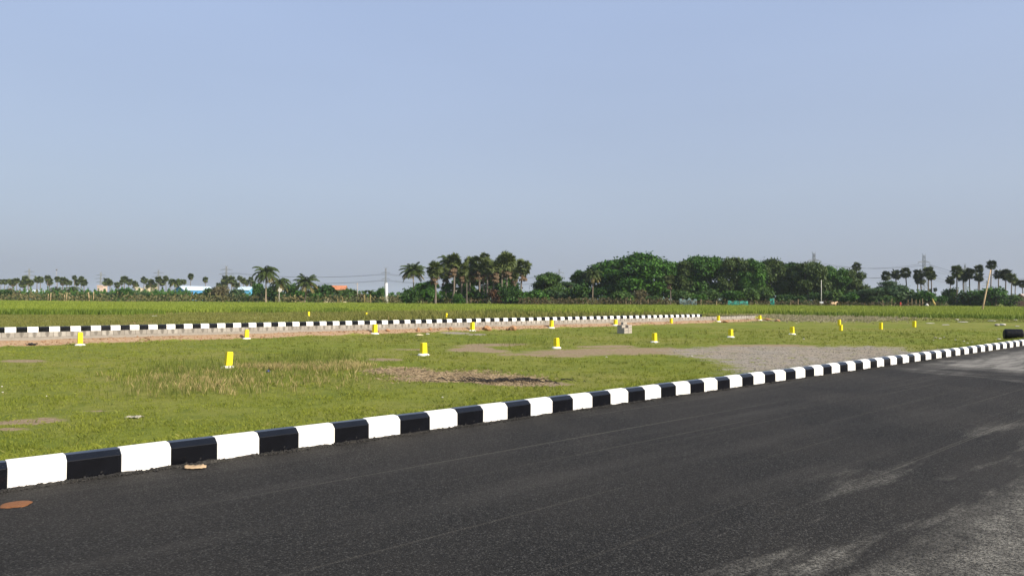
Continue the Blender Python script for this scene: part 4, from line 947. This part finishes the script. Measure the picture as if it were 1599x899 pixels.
west = [(6, 451, 30, 330, L_DARK, 'dark bush cut by the frame edge, under the far palms'), (18, 447, 26, 345, L_DRYSHRUB, 'brownish bush behind the dark one at the frame edge'), (30, 455, 30, 360, L_RAIN, 'green bush beside the pale blue shed'), (75, 456, 20, 350, L_RAIN, 'small green bush at the end of the pale blue shed'), (100, 452, 26, 380, L_DRYSHRUB, 'olive bush between the two low coconut palms'), (137, 454, 24, 350, L_LIGHT, 'yellow green bush with two bare stakes before it'), (150, 458, 30, 370, L_RAIN, 'green bush beneath the pink house'),
        (170, 456, 40, 360, L_ACACIA, 'grey green bush past the pink house'), (198, 448, 30, 345, L_RAIN, 'rounded dark green bush before the far palms'), (222, 455, 34, 360, L_ACACIA, 'grey green bush in front of the cream house'), (245, 456, 36, 360, L_RAIN, 'green bush below the cream house gable'), (268, 458, 34, 350, L_DARK, 'dark bush under the distant coconut palm'), (284, 452, 22, 380, L_LIGHT, 'light green bush touching the blue shed wall'), (318, 456, 34, 345, L_DARK, 'low dark bush before the blue shed'),
        (330, 448, 26, 335, L_DARK, 'dark bush beside the olive round one'), (346, 445, 36, 330, L_DRYSHRUB, 'round olive brown bush standing forward at the field edge'), (368, 447, 36, 345, L_ACACIA, 'grey green bush between the two blue sheds'), (385, 458, 36, 345, L_RAIN, 'bush before the second blue shed'), (401, 440, 24, 330, L_RAIN, 'tall green bush next to the tall coconut palm'), (412, 450, 34, 330, L_DARK, 'dark bush behind the trunk of the tall coconut palm'), (428, 446, 40, 325, L_DARK, 'very dark bush between the coconut trunks'),
        (458, 438, 34, 325, L_DARK, 'tall dark bush behind the upright fronded coconut palm'), (470, 452, 36, 320, L_RAIN, 'green bush at the foot of the upright fronded palm'), (503, 443, 46, 310, L_DARK, 'big dark rounded bush beside the orange roof'), (492, 455, 36, 305, L_RAIN, 'green bush in front of the big dark one'), (545, 449, 36, 310, L_LIGHT, 'light rounded bush past the orange roof'), (528, 458, 30, 305, L_ACACIA, 'dull bush below the orange roofed house'), (560, 458, 30, 310, L_DRYSHRUB, 'dry bush below the utility pole'),
        (585, 455, 28, 310, L_RAIN, 'green bush between the banana plants and the white pillar'), (597, 447, 16, 305, L_RAIN, 'small green tree like bush beside the white pillar'), (615, 460, 26, 310, L_DRYSHRUB, 'dry bush past the white pillar'), (450, 460, 30, 320, L_DARK, 'low dark bush between two coconut palms'), (120, 459, 22, 340, L_DARK, 'dark bush behind the bare stakes')]
for px, top, w, d, m_, lab in west: bush(px, top, 466, w, d, m_, lab)
for px, top, d, lab in ((527, 449, 290, 'banana plant before the orange roofed house'), (569, 449, 288, 'banana plant with upright leaves, first of a pair'), (578, 448, 290, 'banana plant with upright leaves, second of a pair'), (535, 455, 290, 'small banana plant below the light rounded bush'), (273, 455, 330, 'banana like plant with pale arching leaves in dry scrub')): ban(px, top, d, lab)
# dry brush lines: uncountable
def brush(name, spans, mat, label, seed, leaf=.35):
    g = np.random.default_rng(seed); C = []
    for (x0, x1, top, d, n) in spans:
        px = g.uniform(x0, x1, n); dd = d + g.uniform(-8, 8, n); bx = (px - 800) / F * dd; hh = np.array([at_d(800, top, d).z]) + .8
        zz = gh(*TQ(bx, dd)); hm = (hh - zz) * (.55 + .45 * np.abs(snoise(px, px * 0, .35, seed))); C.append(np.c_[bx, dd, zz + hm * g.uniform(0, 1, n) ** .8])
    C = np.concatenate(C); N = rand_dirs(g, len(C)) + np.array([0, -.2, .5]); N /= np.linalg.norm(N, axis=1)[:, None]
    V, Fc = leaf_quads(C, N, leaf, g); o = obj(name, mesh_np(name, V, Fc, [mat])); tag(o, label, 'brush', kind='stuff')
brush('dry_brush', [(-40, 420, 461, 316, 3600), (20, 110, 458, 322, 600), (430, 640, 463, 300, 1600)], leafy('dry_brush_leaf', (.085, .085, .030), (.24, .20, .085), .2, .10, dead=(.045, .075, .018), dead_amt=.75), 'dry brown brush along the far edge of the field', 3, .42)
brush('green_scrub', [(-60, 300, 456.5, 372, 6500), (290, 640, 458, 360, 4500), (-60, 180, 453, 395, 2500), (180, 300, 452, 395, 2500)], L_RAIN, 'low green scrub between the field and the far palm rows', 9, .5)
brush('hedge_brush', [(810, 1045, 465, 236, 5000), (1040, 1300, 467, 236, 2500), (1300, 1480, 469, 236, 1500), (640, 830, 466, 250, 2500)], leafy('hedge_brush_leaf', (.035, .04, .014), (.14, .11, .05), .2, .3, dead=(.16, .075, .04), dead_amt=.4), 'tangled low brush at the foot of the wood', 5, .26)
# far low treeline on the horizon
def treeline(name, x0, x1, dist, top, n, seed, label):
    g = np.random.default_rng(seed); px = g.uniform(x0, x1, n); d = dist + g.uniform(-60, 60, n); X = (px - 800) / F * d; H = (at_d(800, top, dist).z + 2) * (.55 + .5 * np.abs(snoise(px, 0 * px, .14, seed)))
    C = np.c_[X, d, -.5 + H * g.uniform(0, 1, n)]; N = rand_dirs(g, n) + np.array([0, -.3, .5]); N /= np.linalg.norm(N, axis=1)[:, None]
    V, Fc = leaf_quads(C, N, 1.1, g); o = obj(name, mesh_np(name, V, Fc, [L_DARK])); tag(o, label, 'treeline', kind='stuff')
treeline('distant_treeline', -120, 650, 820, 457, 9000, 5, 'hazy strip of trees on the far horizon'); treeline('distant_treeline', 1380, 1720, 700, 462, 5000, 6, 'hazy strip of trees seen between the palm trunks'); treeline('distant_treeline', 640, 1400, 760, 458, 6000, 8, 'far trees showing through gaps in the wood')

# ------------------------------------------------------------------ buildings
def house(name, label, px0, px1, ytop_wall, ytop, dist, depth, wall_c, roof_c, yaw=0., gable_front=False, windows=2, cat='house'):
    a, b = at_d(px0, 465, dist), at_d(px1, 465, dist); w = b.x - a.x; cx = (a.x + b.x) / 2; g0 = gz(cx, dist); hw = at_d((px0 + px1) / 2, ytop_wall, dist).z - g0; ht = at_d((px0 + px1) / 2, ytop, dist).z - g0
    e = thing(name, label, cat, (cx, dist, g0), yaw); mw = plain('wall_paint', wall_c, .8, .08, .6); mr = plain('roof_sheet', roof_c, .6, .1, 1.2)
    mb = MB(); x, y = w / 2, depth / 2
    if gable_front:
        V = [(-x, -y, -.5), (x, -y, -.5), (x, y, -.5), (-x, y, -.5), (-x, -y, hw), (x, -y, hw), (x, y, hw), (-x, y, hw), (0, -y, ht - .08), (0, y, ht - .08)]
        mb.add(V, [(0, 1, 5, 8, 4), (2, 3, 7, 9, 6), (1, 2, 6, 5), (3, 0, 4, 7)]); obj('wall', mb.mesh('wall', mw), e); mb = MB(); o_ = .35
        for s in (-1, 1):
            P = [(0, -y - o_, ht), (s * (x + o_), -y - o_, hw - o_ * (ht - hw) / x), (s * (x + o_), y + o_, hw - o_ * (ht - hw) / x), (0, y + o_, ht)]
            mb.add(P + [(p[0], p[1], p[2] + .12) for p in P], [(0, 1, 2, 3), (7, 6, 5, 4), (0, 4, 5, 1), (1, 5, 6, 2), (2, 6, 7, 3), (3, 7, 4, 0)])
    else:
        V = [(-x, -y, -.5), (x, -y, -.5), (x, y, -.5), (-x, y, -.5), (-x, -y, hw), (x, -y, hw), (x, y, hw), (-x, y, hw), (-x, 0, ht - .08), (x, 0, ht - .08)]
        mb.add(V, [(0, 1, 5, 4), (2, 3, 7, 6), (1, 2, 6, 9, 5), (3, 0, 4, 8, 7)]); obj('wall', mb.mesh('wall', mw), e); mb = MB(); o_ = .35
        for s in (-1, 1):
            P = [(-x - o_, 0, ht), (x + o_, 0, ht), (x + o_, s * (y + o_), hw - o_ * (ht - hw) / y), (-x - o_, s * (y + o_), hw - o_ * (ht - hw) / y)]
            mb.add(P + [(p[0], p[1], p[2] + .12) for p in P], [(0, 1, 2, 3), (7, 6, 5, 4), (0, 4, 5, 1), (1, 5, 6, 2), (2, 6, 7, 3), (3, 7, 4, 0)])
    obj('roof', mb.mesh('roof', mr), e)
    md = plain('window_glass', (.05, .055, .06), .2, .1, 1)
    for k in range(windows):
        u = (k + .5) / windows - .5; mb = MB(); mb.box((u * w * .8, -y - .03, hw * .6), (w * .10 + .3, .06, hw * .28)); f = obj('window', mb.mesh('window', md), e)
    return e
house('shed', 'blue metal shed with a gable end and long pale roof under the far palms', 291, 316, 453, 447, 440, 20, (.06, .24, .48), (.48, .58, .66), R(-32), True, 0, 'shed')
house('shed', 'second blue shed with a pale low roof past the olive bush', 374, 396, 453, 448, 450, 10, (.10, .36, .58), (.50, .62, .68), R(-8), False, 2, 'shed')
house('shed', 'pale blue and white shed roof half hidden in far scrub', 39, 69, 456, 453, 450, 9, (.42, .58, .68), (.62, .72, .76), R(6), False, 3, 'shed')
def flat_house(name, label, px0, px1, ytop, dist, depth, wall_c, windows, annex=None, yaw=0.):
    a, b = at_d(px0, 465, dist), at_d(px1, 465, dist); w = b.x - a.x; cx = (a.x + b.x) / 2; g0 = gz(cx, dist); h = at_d((px0 + px1) / 2, ytop, dist).z - g0
    e = thing(name, label, 'house', (cx, dist, g0), yaw); mw = plain('plaster', wall_c, .85, .1, .5); mb = MB(); mb.box((0, 0, h / 2 - .4), (w, depth, h)); obj('wall', mb.mesh('wall', mw), e)
    mb = MB(); mb.box((0, 0, h - .28), (w + .5, depth + .5, .22)); mb.box((0, -depth / 2 - .1, h), (w + .3, .15, .6)); obj('parapet', mb.mesh('parapet', mw), e)
    md = plain('window_glass', (.05, .055, .06), .2, .1, 1)
    for k in range(windows):
        mb = MB(); mb.box((((k + .5) / windows - .5) * w * .85, -depth / 2 - .03, h * .55), (.9, .08, 1.1)); obj('window', mb.mesh('window', md), e)
    return e
flat_house('house', 'pink flat roofed house standing alone among far scrub', 155, 164, 446, 470, 5, (.62, .46, .38), 2)
flat_house('house', 'cream house peeping through bushes left of the far palm cluster'.replace('left of', 'before'), 214, 222, 449, 480, 5, (.62, .56, .42), 1)
flat_house('house', 'larger cream yellow house behind the far palm trunks', 230, 242, 447.5, 480, 6, (.66, .57, .38), 2)
house('house', 'cream house with an orange tiled roof among bushes', 508, 540, 452, 446, 330, 7, (.60, .54, .36), (.48, .19, .09), R(4), False, 3)
flat_house('hut', 'small white hut glimpsed between trunks of the palm grove', 705.5, 713, 451, 262, 2.5, (.72, .70, .66), 1)
house('hut', 'low hut with pinkish brick wall at the frame edge under the last palms', 1594, 1612, 463, 459, 246, 4, (.46, .27, .2), (.40, .34, .30), 0, False, 1)

# ------------------------------------------------------------------ pylons, poles and wires
def bar(mb, a, b, r): mb.tube([a, b], r, 4, cap=False)
def pylon_parts(H, base, arms, r):
    body = MB(); top = base * .24; half = lambda z: (base + (top - base) * min(1, z / (H * .68))) / 2
    lv = [0, .14, .27, .39, .5, .6, .68, .76, .84, .92, 1.0]
    for j in range(len(lv) - 1):
        z0, z1 = lv[j] * H, lv[j + 1] * H; h0, h1 = half(z0), half(z1)
        c0 = [(s * h0, u * h0, z0) for s, u in ((-1, -1), (1, -1), (1, 1), (-1, 1))]; c1 = [(s * h1, u * h1, z1) for s, u in ((-1, -1), (1, -1), (1, 1), (-1, 1))]
        for k in range(4):
            k2 = (k + 1) % 4; bar(body, c0[k], c1[k], r * 1.3); bar(body, c0[k], c1[k2], r * .7); bar(body, c0[k2], c1[k], r * .7); bar(body, c1[k], c1[k2], r * .6)
    parts = [('lattice_body', body.mesh('lattice_body', M_STEEL))]
    for zf, L in arms:
        mb = MB(); z = zf * H; h = half(z)
        for s in (-1, 1):
            for u in (-1, 1): bar(mb, (s * h, u * h, z), (s * L, 0, z + .1), r); bar(mb, (s * h, u * h, z + H * .035), (s * L, 0, z + .1), r * .8)
            for q_ in (.35, .65): bar(mb, (s * (h + (L - h) * q_), 0, z), (s * (h + (L - h) * q_), 0, z + H * .035 * (1 - q_)), r * .6)
            bar(mb, (s * L, 0, z), (s * L, 0, z - 1.6), r * .8)
        parts.append(('crossarm', mb.mesh('crossarm', M_STEEL)))
    mb = MB()
    for s in (-1, 1): bar(mb, (0, 0, H * .985), (s * base * .3, 0, H * 1.045), r); bar(mb, (s * top / 2, 0, H), (s * base * .3, 0, H * 1.045), r)
    parts.append(('horn', mb.mesh('horn', M_STEEL))); return parts
PYA = pylon_parts(40, 6.4, ((.66, 5.6), (.86, 6.2)), .16); PYB = pylon_parts(40, 5.6, ((.62, 7.5), (.76, 9.5), (.9, 7.5)), .17)
PY = {}
def pylon(key, px, top, dist, parts, label, yaw=0., thin=1.):
    x = at_d(px, 470, dist).x; g0 = gz(x, dist); s = (at_d(px, top, dist).z - g0) / 41.8
    PY[key] = (x, dist, g0, s, yaw); return thing('pylon', label, 'pylon', (x, dist, g0), yaw, (s * thin, s * thin, s), None, parts)
pylon('a', 45, 418, 1150, PYB, 'very faint far pylon over the palm row at the frame side'); pylon('b', 157, 424, 1150, PYB, 'faint pylon rising behind the pink house'); pylon('c', 247, 420, 1080, PYB, 'faint pylon over the cream house'); pylon('d', 353, 414, 960, PYB, 'wide armed pylon over the olive bush')
pylon('e', 602, 417, 900, PYA, 'narrow pylon standing behind the white pillar', thin=.9); pylon('f', 873, 419, 980, PYB, 'wide armed pylon in the dip beside the dome tree', thin=.8); pylon('g', 1271, 393, 600, PYA, 'pylon top showing over the brown grey tree', .3); pylon('h', 1443, 396, 610, PYA, 'tall pylon standing over the palmyra palms', .3)
pylon('i', 1507, 411, 900, PYB, 'thin pylon tip among the palm row over the mound bush', thin=.7); pylon('j', 1541, 437, 1500, PYB, 'tiny pylon behind the leaning bamboo pole')
def wire(A, B, sag, r, label):
    mb = MB(); A, B = Vector(A), Vector(B); pts = []
    for k in range(13):
        u = k / 12; p = A.lerp(B, u); p.z -= 4 * sag * u * (1 - u); pts.append(p)
    o = obj('power_line', mb.mesh('power_line', M_WIRE)); mb2 = None; 
    return o
def wire(A, B, sag, r, label, group=None):
    A, B = Vector(A), Vector(B); O = A.copy(); mb = MB(); pts = []
    for k in range(13):
        u = k / 12; p = A.lerp(B, u) - O; p.z -= 4 * sag * u * (1 - u); pts.append(p)
    mb.tube(pts, r, 4); o = obj('power_line', mb.mesh('power_line', M_WIRE), None, O); tag(o, label, 'power line', group)
def arm(key, zf, L):
    x, y, z, s, yaw = PY[key]; return (x + math.cos(yaw) * L * s, y + math.sin(yaw) * L * s, z + 40 * s * zf - 1.6 * s)
def span(k1, k2, zfs, r, lab, sag):
    for zf, nm in zfs:
        for L, sd in ((-5.6, 'first'), (5.6, 'second')): wire(arm(k1, zf, L), arm(k2, zf, L), sag, r, '%s of two %s wires %s' % (sd, nm, lab))
span('d', 'e', ((.66, 'lower'), (.86, 'upper')), .11, 'between the wide armed pylon and the narrow pylon', 5); span('e', 'f', ((.66, 'lower'), (.86, 'upper')), .11, 'between the narrow pylon and the grove', 6)
span('g', 'h', ((.66, 'lower'), (.86, 'upper')), .09, 'between the canopy pylon and the tall pylon', 4); span('h', 'i', ((.66, 'lower'), (.86, 'upper')), .08, 'from the tall pylon down past the palm row', 5)
x, y, z, s, yaw = PY['h']; wire(arm('h', .86, 5.6), at_d(1660, 430, 500), 6, .08, 'long wire running past the last palms to the frame edge')
def pole(name, px, top, bottom, dist, r, mat, label, cat='pole', px_top=None, arm_=False):
    p = base_at(px, dist); T = at_d(px_top if px_top else px, top, dist); mb = MB(); mb.tube([(0, 0, -.4), (T.x - p.x, 0, T.z - p.z)], [r * 1.15, r * .8], 8)
    e = thing(name, label, cat, p); obj('shaft', mb.mesh('shaft', mat, True), e)
    if arm_:
        mb = MB(); mb.box((T.x - p.x, 0, T.z - p.z - .5), (1.6, .12, .14)); obj('crossbar', mb.mesh('crossbar', mat), e)
    return e
M_POLE = plain('weathered_pole', (.34, .29, .24), .85, .15, 2); M_WHITEPOLE = plain('pale_pole', (.55, .53, .48), .8, .1, 2); M_BAMBOO = plain('bamboo', (.52, .38, .22), .7, .2, 3)
pole('utility_pole', 558, 441.5, 463, 310, .17, M_POLE, 'short utility pole with a crossbar past the orange roof', arm_=True)
pole('white_pillar', 603.5, 442, 463, 300, .62, M_CEMENT_WHITE, 'thick white pillar at the field edge below the narrow pylon', 'pillar')
pole('lamp_mast', 88, 421, 460, 480, .09, M_POLE, 'thin mast carrying a round floodlight head over the far palms', 'mast')
e = COL.objects[-1].parent if False else [o for o in COL.objects if o.name.startswith('lamp_mast')][0]
mb = MB(); T = at_d(88, 421, 480); mb.tube([(0, 0, T.z - e.location.z - .5), (0, 0, T.z - e.location.z), (0, 0, T.z - e.location.z + .5)], [.4, .62, .4], 10); obj('lamp_head', mb.mesh('lamp_head', M_STEEL, True), e)
pole('thin_pole', 1282.5, 437, 474, 236, .11, M_WHITEPOLE, 'thin pale pole before the brown grey tree')
pole('signpost', 436, 448, 464, 290, .10, M_WHITEPOLE, 'post with a round whitish board between the coconut palms', 'signpost')
e = [o for o in COL.objects if o.name.startswith('signpost')][0]
T = at_d(437.5, 453, 290); mb = MB(); mb.tube([(T.x - e.location.x, -.18, T.z - e.location.z), (T.x - e.location.x, -.10, T.z - e.location.z)], .8, 16); obj('board', mb.mesh('board', plain('sign_board', (.55, .52, .46), .7, .2, 2)), e)
# leaning bamboo pole in the field
pb = on_ground(1533, 488, -.55); T = at_d(1548.5, 421, pb.y); mb = MB(); mb.tube([(0, 0, -.2)] + [((T.x - pb.x) * u, .3 * u, (T.z - pb.z) * u) for u in (.33, .66, 1)], [.16, .15, .13, .09], 8)
o = obj('bamboo_pole', mb.mesh('bamboo_pole', M_BAMBOO, True), None, pb); tag(o, 'long bamboo pole leaning over in the tall grass before the palms', 'pole')
# stakes and small things at the wood edge
for px, top, bot, lab in ((78.5, 457, 466, 'pale stake, first of the tall pair before the low young coconut palm'), (74.5, 459, 466, 'slanted pale stake of the pair before the low young coconut palm'), (100, 460, 466, 'short pale stake, one of three under the olive bush'), (103, 457, 466, 'middle pale stake under the olive bush'), (139.5, 456, 467, 'bare pale stake before the yellow green bush'), (146, 455, 467, 'forked bare stake past the yellow green bush')):
    pole('stake', px, top, bot, 310, .14, M_BAMBOO, lab, 'stake', px_top=px + random.uniform(-1.2, 1.6))
for px in (885, 910, 978, 985, 1000, 1012, 1095, 1119, 1235, 1246, 1379, 1392, 1418, 1424, 1430, 1436, 1441):
    d = 234; p = base_at(px, d); T = at_d(px + random.uniform(-1, 1), 474 - random.uniform(5, 9), d); mb = MB(); mb.tube([(0, 0, -.2), (T.x - p.x, 0, T.z - p.z)], [.09, .06], 6)
    o = obj('fence_stake', mb.mesh('fence_stake', M_BAMBOO), None, p); tag(o, 'thin weathered fence stake at the foot of the wood', 'stake', 'fence stakes along the wood edge')
def net(px0, px1, top, bot, dist, col, label):
    a, b = at_d(px0, 470, dist).x, at_d(px1, 470, dist).x; cx = (a + b) / 2; g0 = gz(cx, dist); H = at_d(px0, top, dist).z - g0; V = []; n = 16
    for k in range(n):
        u = k / (n - 1); x_ = a + (b - a) * u - cx; yy = .35 * mnoise.noise((u * 9, px0, 0)); hh = H * (.8 + .25 * mnoise.noise((u * 6, px0, 4)))
        V += [(x_, yy, -.1), (x_ + .1, yy + .15, hh * .5), (x_, yy, hh)]
    Fc = [(3 * k + j, 3 * k + 3 + j, 3 * k + 4 + j, 3 * k + 1 + j) for k in range(n - 1) for j in range(2)]
    o = obj('net_fence', mesh_np('net_fence', np.array(V), np.array(Fc), [plain('netting', col, .8, .2, 1)]), None, (cx, dist, g0)); o.modifiers.new('thick', 'SOLIDIFY').thickness = .01; tag(o, label, 'netting')
net(1136, 1168, 467.5, 474, 232, (.03, .22, .17), 'sagging strip of green shade netting along the wood edge'); net(1202, 1209, 463, 474, 232, (.03, .24, .19), 'small upright piece of green netting beside the dark gap'); net(1060, 1088, 464, 473, 233, (.10, .15, .15), 'grey blue sheet fence under the bare pink limbs')
def solid(name, px, top, bot, w, dist, col, label, cat, yaw=0.):
    p = base_at(px, dist); T = at_d(px, top, dist).z; B = max(p.z - .1, at_d(px, bot, dist).z - .6); ww = w * dist / F; return p, T, B, ww
# red clothed figure far off at the wood edge, standing in the crop
def person(px, top, dist, col, label):
    p = base_at(px, dist); H = max(1.45, at_d(px, top, dist).z - p.z); k = H / 1.65; e = thing('person', label, 'person', p, R(160), (k, k, k))
    def skin(name, vs, es, rad, mat):
        me = bpy.data.meshes.new(name); me.from_pydata(vs, es, []); o = obj(name, me, e); me.materials.append(mat); m = o.modifiers.new('skin', 'SKIN'); 
        for v, r in zip(me.skin_vertices[0].data, rad): v.radius = (r, r)
        me.skin_vertices[0].data[0].use_root = True; o.modifiers.new('sub', 'SUBSURF').levels = 1; return o
    sk = plain('skin', (.16, .085, .05), .6, .1, 3)
    vs = [(0, 0, .92), (0, 0, 1.15), (0, .01, 1.36), (0, .02, 1.45), (0, .03, 1.55), (0, .03, 1.63), (.17, 0, 1.34), (.23, .02, 1.08), (.21, .1, .86), (-.17, 0, 1.34), (-.23, .02, 1.08), (-.21, .1, .86), (.09, 0, .86), (.10, .03, .48), (.10, -.02, .07), (.10, .1, .03), (-.09, 0, .86), (-.10, .03, .48), (-.10, -.02, .07), (-.10, .1, .03)]
    es = [(0, 1), (1, 2), (2, 3), (3, 4), (4, 5), (2, 6), (6, 7), (7, 8), (2, 9), (9, 10), (10, 11), (0, 12), (12, 13), (13, 14), (14, 15), (0, 16), (16, 17), (17, 18), (18, 19)]
    rad = [.13, .12, .13, .055, .095, .08, .06, .045, .04, .06, .045, .04, .09, .065, .045, .04, .09, .065, .045, .04]
    skin('body', vs, es, rad, sk)
    mb = MB(); mb.tube([(0, 0, .12), (0, 0, .5), (0, 0, .95), (0, 0, 1.1), (0, 0, 1.36), (0, 0, 1.43)], [.26, .235, .19, .165, .19, .09], 14, cap=False); obj('dress', mb.mesh('dress', plain('red_cloth', col, .8, .15, 6), True), e)
    mb = MB(); mb.tube([(0, -.02, 1.54), (0, -.02, 1.62), (0, 0, 1.68)], [.112, .105, .04], 10); obj('hair', mb.mesh('hair', plain('dark_hair', (.012, .01, .009), .6), True), e)
person(1406, 470.5, 232, (.50, .045, .03), 'distant person in red standing at the edge of the wood')
# pale cow grazing far off
def cow(px, dist, label):
    p = base_at(px, dist); k = 1.0; e = thing('cow', label, 'cow', p, R(8), (1.15, 1.15, 1.25))
    me = bpy.data.meshes.new('body')
    vs = [(-.65, 0, 1.12), (-.2, 0, 1.08), (.35, 0, 1.10), (.62, 0, 1.18), (.86, 0, 1.38), (1.02, 0, 1.40), (1.22, 0, 1.24), (-.62, .17, .82), (-.70, .17, .5), (-.64, .17, .04), (-.62, -.17, .82), (-.56, -.17, .5), (-.5, -.17, .04), (.5, .16, .8), (.5, .16, .45), (.48, .16, .04), (.5, -.16, .8), (.56, -.16, .45), (.58, -.16, .04), (-.86, 0, 1.15), (-.92, 0, .6)]
    es = [(0, 1), (1, 2), (2, 3), (3, 4), (4, 5), (5, 6), (0, 7), (7, 8), (8, 9), (0, 10), (10, 11), (11, 12), (2, 13), (13, 14), (14, 15), (2, 16), (16, 17), (17, 18), (0, 19), (19, 20)]
    rad = [.27, .33, .30, .2, .14, .13, .075, .13, .065, .05, .13, .065, .05, .11, .06, .05, .11, .06, .05, .04, .03]
    me.from_pydata(vs, es, []); me.materials.append(plain('cow_hide', (.58, .40, .24), .8, .15, 2)); o = obj('body', me, e); o.modifiers.new('skin', 'SKIN')
    for v, r in zip(me.skin_vertices[0].data, rad): v.radius = (r, r)
    me.skin_vertices[0].data[0].use_root = True; o.modifiers.new('sub', 'SUBSURF').levels = 1
    mb = MB()
    for s in (-1, 1): mb.tube([(.98, s * .07, 1.5), (.97, s * .17, 1.6), (1.0, s * .2, 1.72)], [.03, .022, .008], 6)
    obj('horns', mb.mesh('horns', M_BARK), e)
cow(1302, 230, 'tan cow standing at the edge of the wood near the thin pole')
# board at the pole foot, white bag, yellow cloth
p = base_at(1282.5, 232); T = at_d(1282.5, 471, 232).z; e = thing('notice_board', 'small pale board low at the foot of the thin pale pole', 'board', p); mb = MB(); mb.box((0, -.1, T - p.z - .25), (1.15, .06, .55)); obj('panel', mb.mesh('panel', plain('board_white', (.60, .62, .64), .6, .1, 2)), e); mb = MB()
for s in (-1, 1): mb.box((s * .45, 0, (T - p.z) / 2), (.07, .07, T - p.z)); 
obj('board_stand', mb.mesh('board_stand', M_POLE), e)
p = base_at(1447.5, 232); T = at_d(1447.5, 473.5, 232).z; o = obj('white_bag', rock_mesh(41, M_CEMENT_WHITE, 1.3, 2, .3), None, (p.x, p.y, (T + p.z) / 2), (0, 0, 0), (.95, .7, (T - p.z) / 1.25)); tag(o, 'white tied sack standing at the brush edge beside the yellow cloth', 'sack')
p = base_at(1460, 234); T = at_d(1456, 466, 234); e = thing('cloth_scarecrow', 'yellow cloth hung slanting on a stick at the brush edge', 'scarecrow', p); mb = MB(); mb.tube([(0, 0, -.2), (T.x - p.x, 0, T.z - p.z)], .05, 6); obj('stick', mb.mesh('stick', M_BAMBOO), e)
mb = MB(); dz = T.z - p.z; dx = T.x - p.x
for k in range(7):
    pass
mb.tube([(dx * .98, -.05, dz * .98), (dx * .8 + .05, -.1, dz * .7), (dx * .5 + .15, -.12, dz * .45), (dx * .3 + .2, -.1, dz * .25)], [.06, .22, .34, .40], 9); obj('cloth', mb.mesh('cloth', plain('yellow_cloth', (.55, .42, .12), .85, .15, 4), True), e)

# ------------------------------------------------------------------ haze
hz = bpy.data.materials.new('haze'); hz.use_nodes = True; ht_ = hz.node_tree; ht_.nodes.clear()
vo = ht_.nodes.new('ShaderNodeVolumePrincipled'); vo.inputs['Color'].default_value = (.80, .90, 1, 1); vo.inputs['Density'].default_value = HAZE_DENS = .00011; vo.inputs['Anisotropy'].default_value = .2
oo = ht_.nodes.new('ShaderNodeOutputMaterial'); ht_.links.new(vo.outputs[0], oo.inputs['Volume'])
mb = MB(); mb.box((0, 0, 30), (9200, 9200, 66)); o = obj('haze', mb.mesh('haze', hz), kind='stuff'); o['label'] = 'pale dusty haze over the fields'; o['category'] = 'haze'

# ------------------------------------------------------------------ light
AZ, EL = R(126), R(33)                         # clockwise from the view direction; the sun is behind the camera's right shoulder
sd = Vector((math.sin(AZ) * math.cos(EL), math.cos(AZ) * math.cos(EL), math.sin(EL)))
sl = bpy.data.lights.new('sun', 'SUN'); sl.energy = 4.2; sl.angle = R(.5); sl.color = (1, .90, .76)
so = bpy.data.objects.new('sun', sl); COL.objects.link(so); so.rotation_euler = sd.to_track_quat('Z', 'Y').to_euler()
wd = bpy.data.worlds.new('World'); scene.world = wd; wd.use_nodes = True; wt = NT(wd.node_tree)
bg = wt.n['Background']; sky = wt.new('ShaderNodeTexSky', sky_type='NISHITA'); sky.sun_disc = False; sky.sun_elevation = EL; sky.sun_rotation = AZ
sky.air_density = 1.0; sky.dust_density = 3.0; sky.ozone_density = 2.5
gco = wt.new('ShaderNodeTexCoord').outputs['Generated']; gs = wt.new('ShaderNodeSeparateXYZ'); wt.link(gco, gs.inputs[0])
SKY_S = .12                                    # dust veil over the clear sky: lavender grey low down, paler blue above
veil = wt.mix(wt.ramp(gs.outputs[2], 0., .14), tuple(v / SKY_S for v in (.230, .251, .326)), tuple(v / SKY_S for v in (.270, .306, .384)))
veil = wt.mix(wt.ramp(gs.outputs[2], .14, .36), veil, tuple(v / SKY_S for v in (.266, .325, .462)))
drift = wt.ramp(wt.noise(wt.scale(gco, 1, 1, 3.5), 1.6, 3, .5), .3, .7, .965, 1.035)
veil = wt.mix(1., veil, drift, 'MULTIPLY')
wt.link(wt.mix(.80, sky.outputs[0], veil), bg.inputs['Color']); bg.inputs['Strength'].default_value = SKY_S

# ------------------------------------------------------------------ render settings
vs = scene.view_settings; vs.view_transform = 'Standard'; vs.look = 'None'; vs.gamma = 1; vs.use_curve_mapping = False; vs.exposure = .70
scene.render.engine = 'CYCLES'
cy = scene.cycles; cy.use_denoising = True; cy.max_bounces = 6; cy.diffuse_bounces = 3; cy.glossy_bounces = 2; cy.transmission_bounces = 3; cy.volume_bounces = 2; cy.transparent_max_bounces = 4
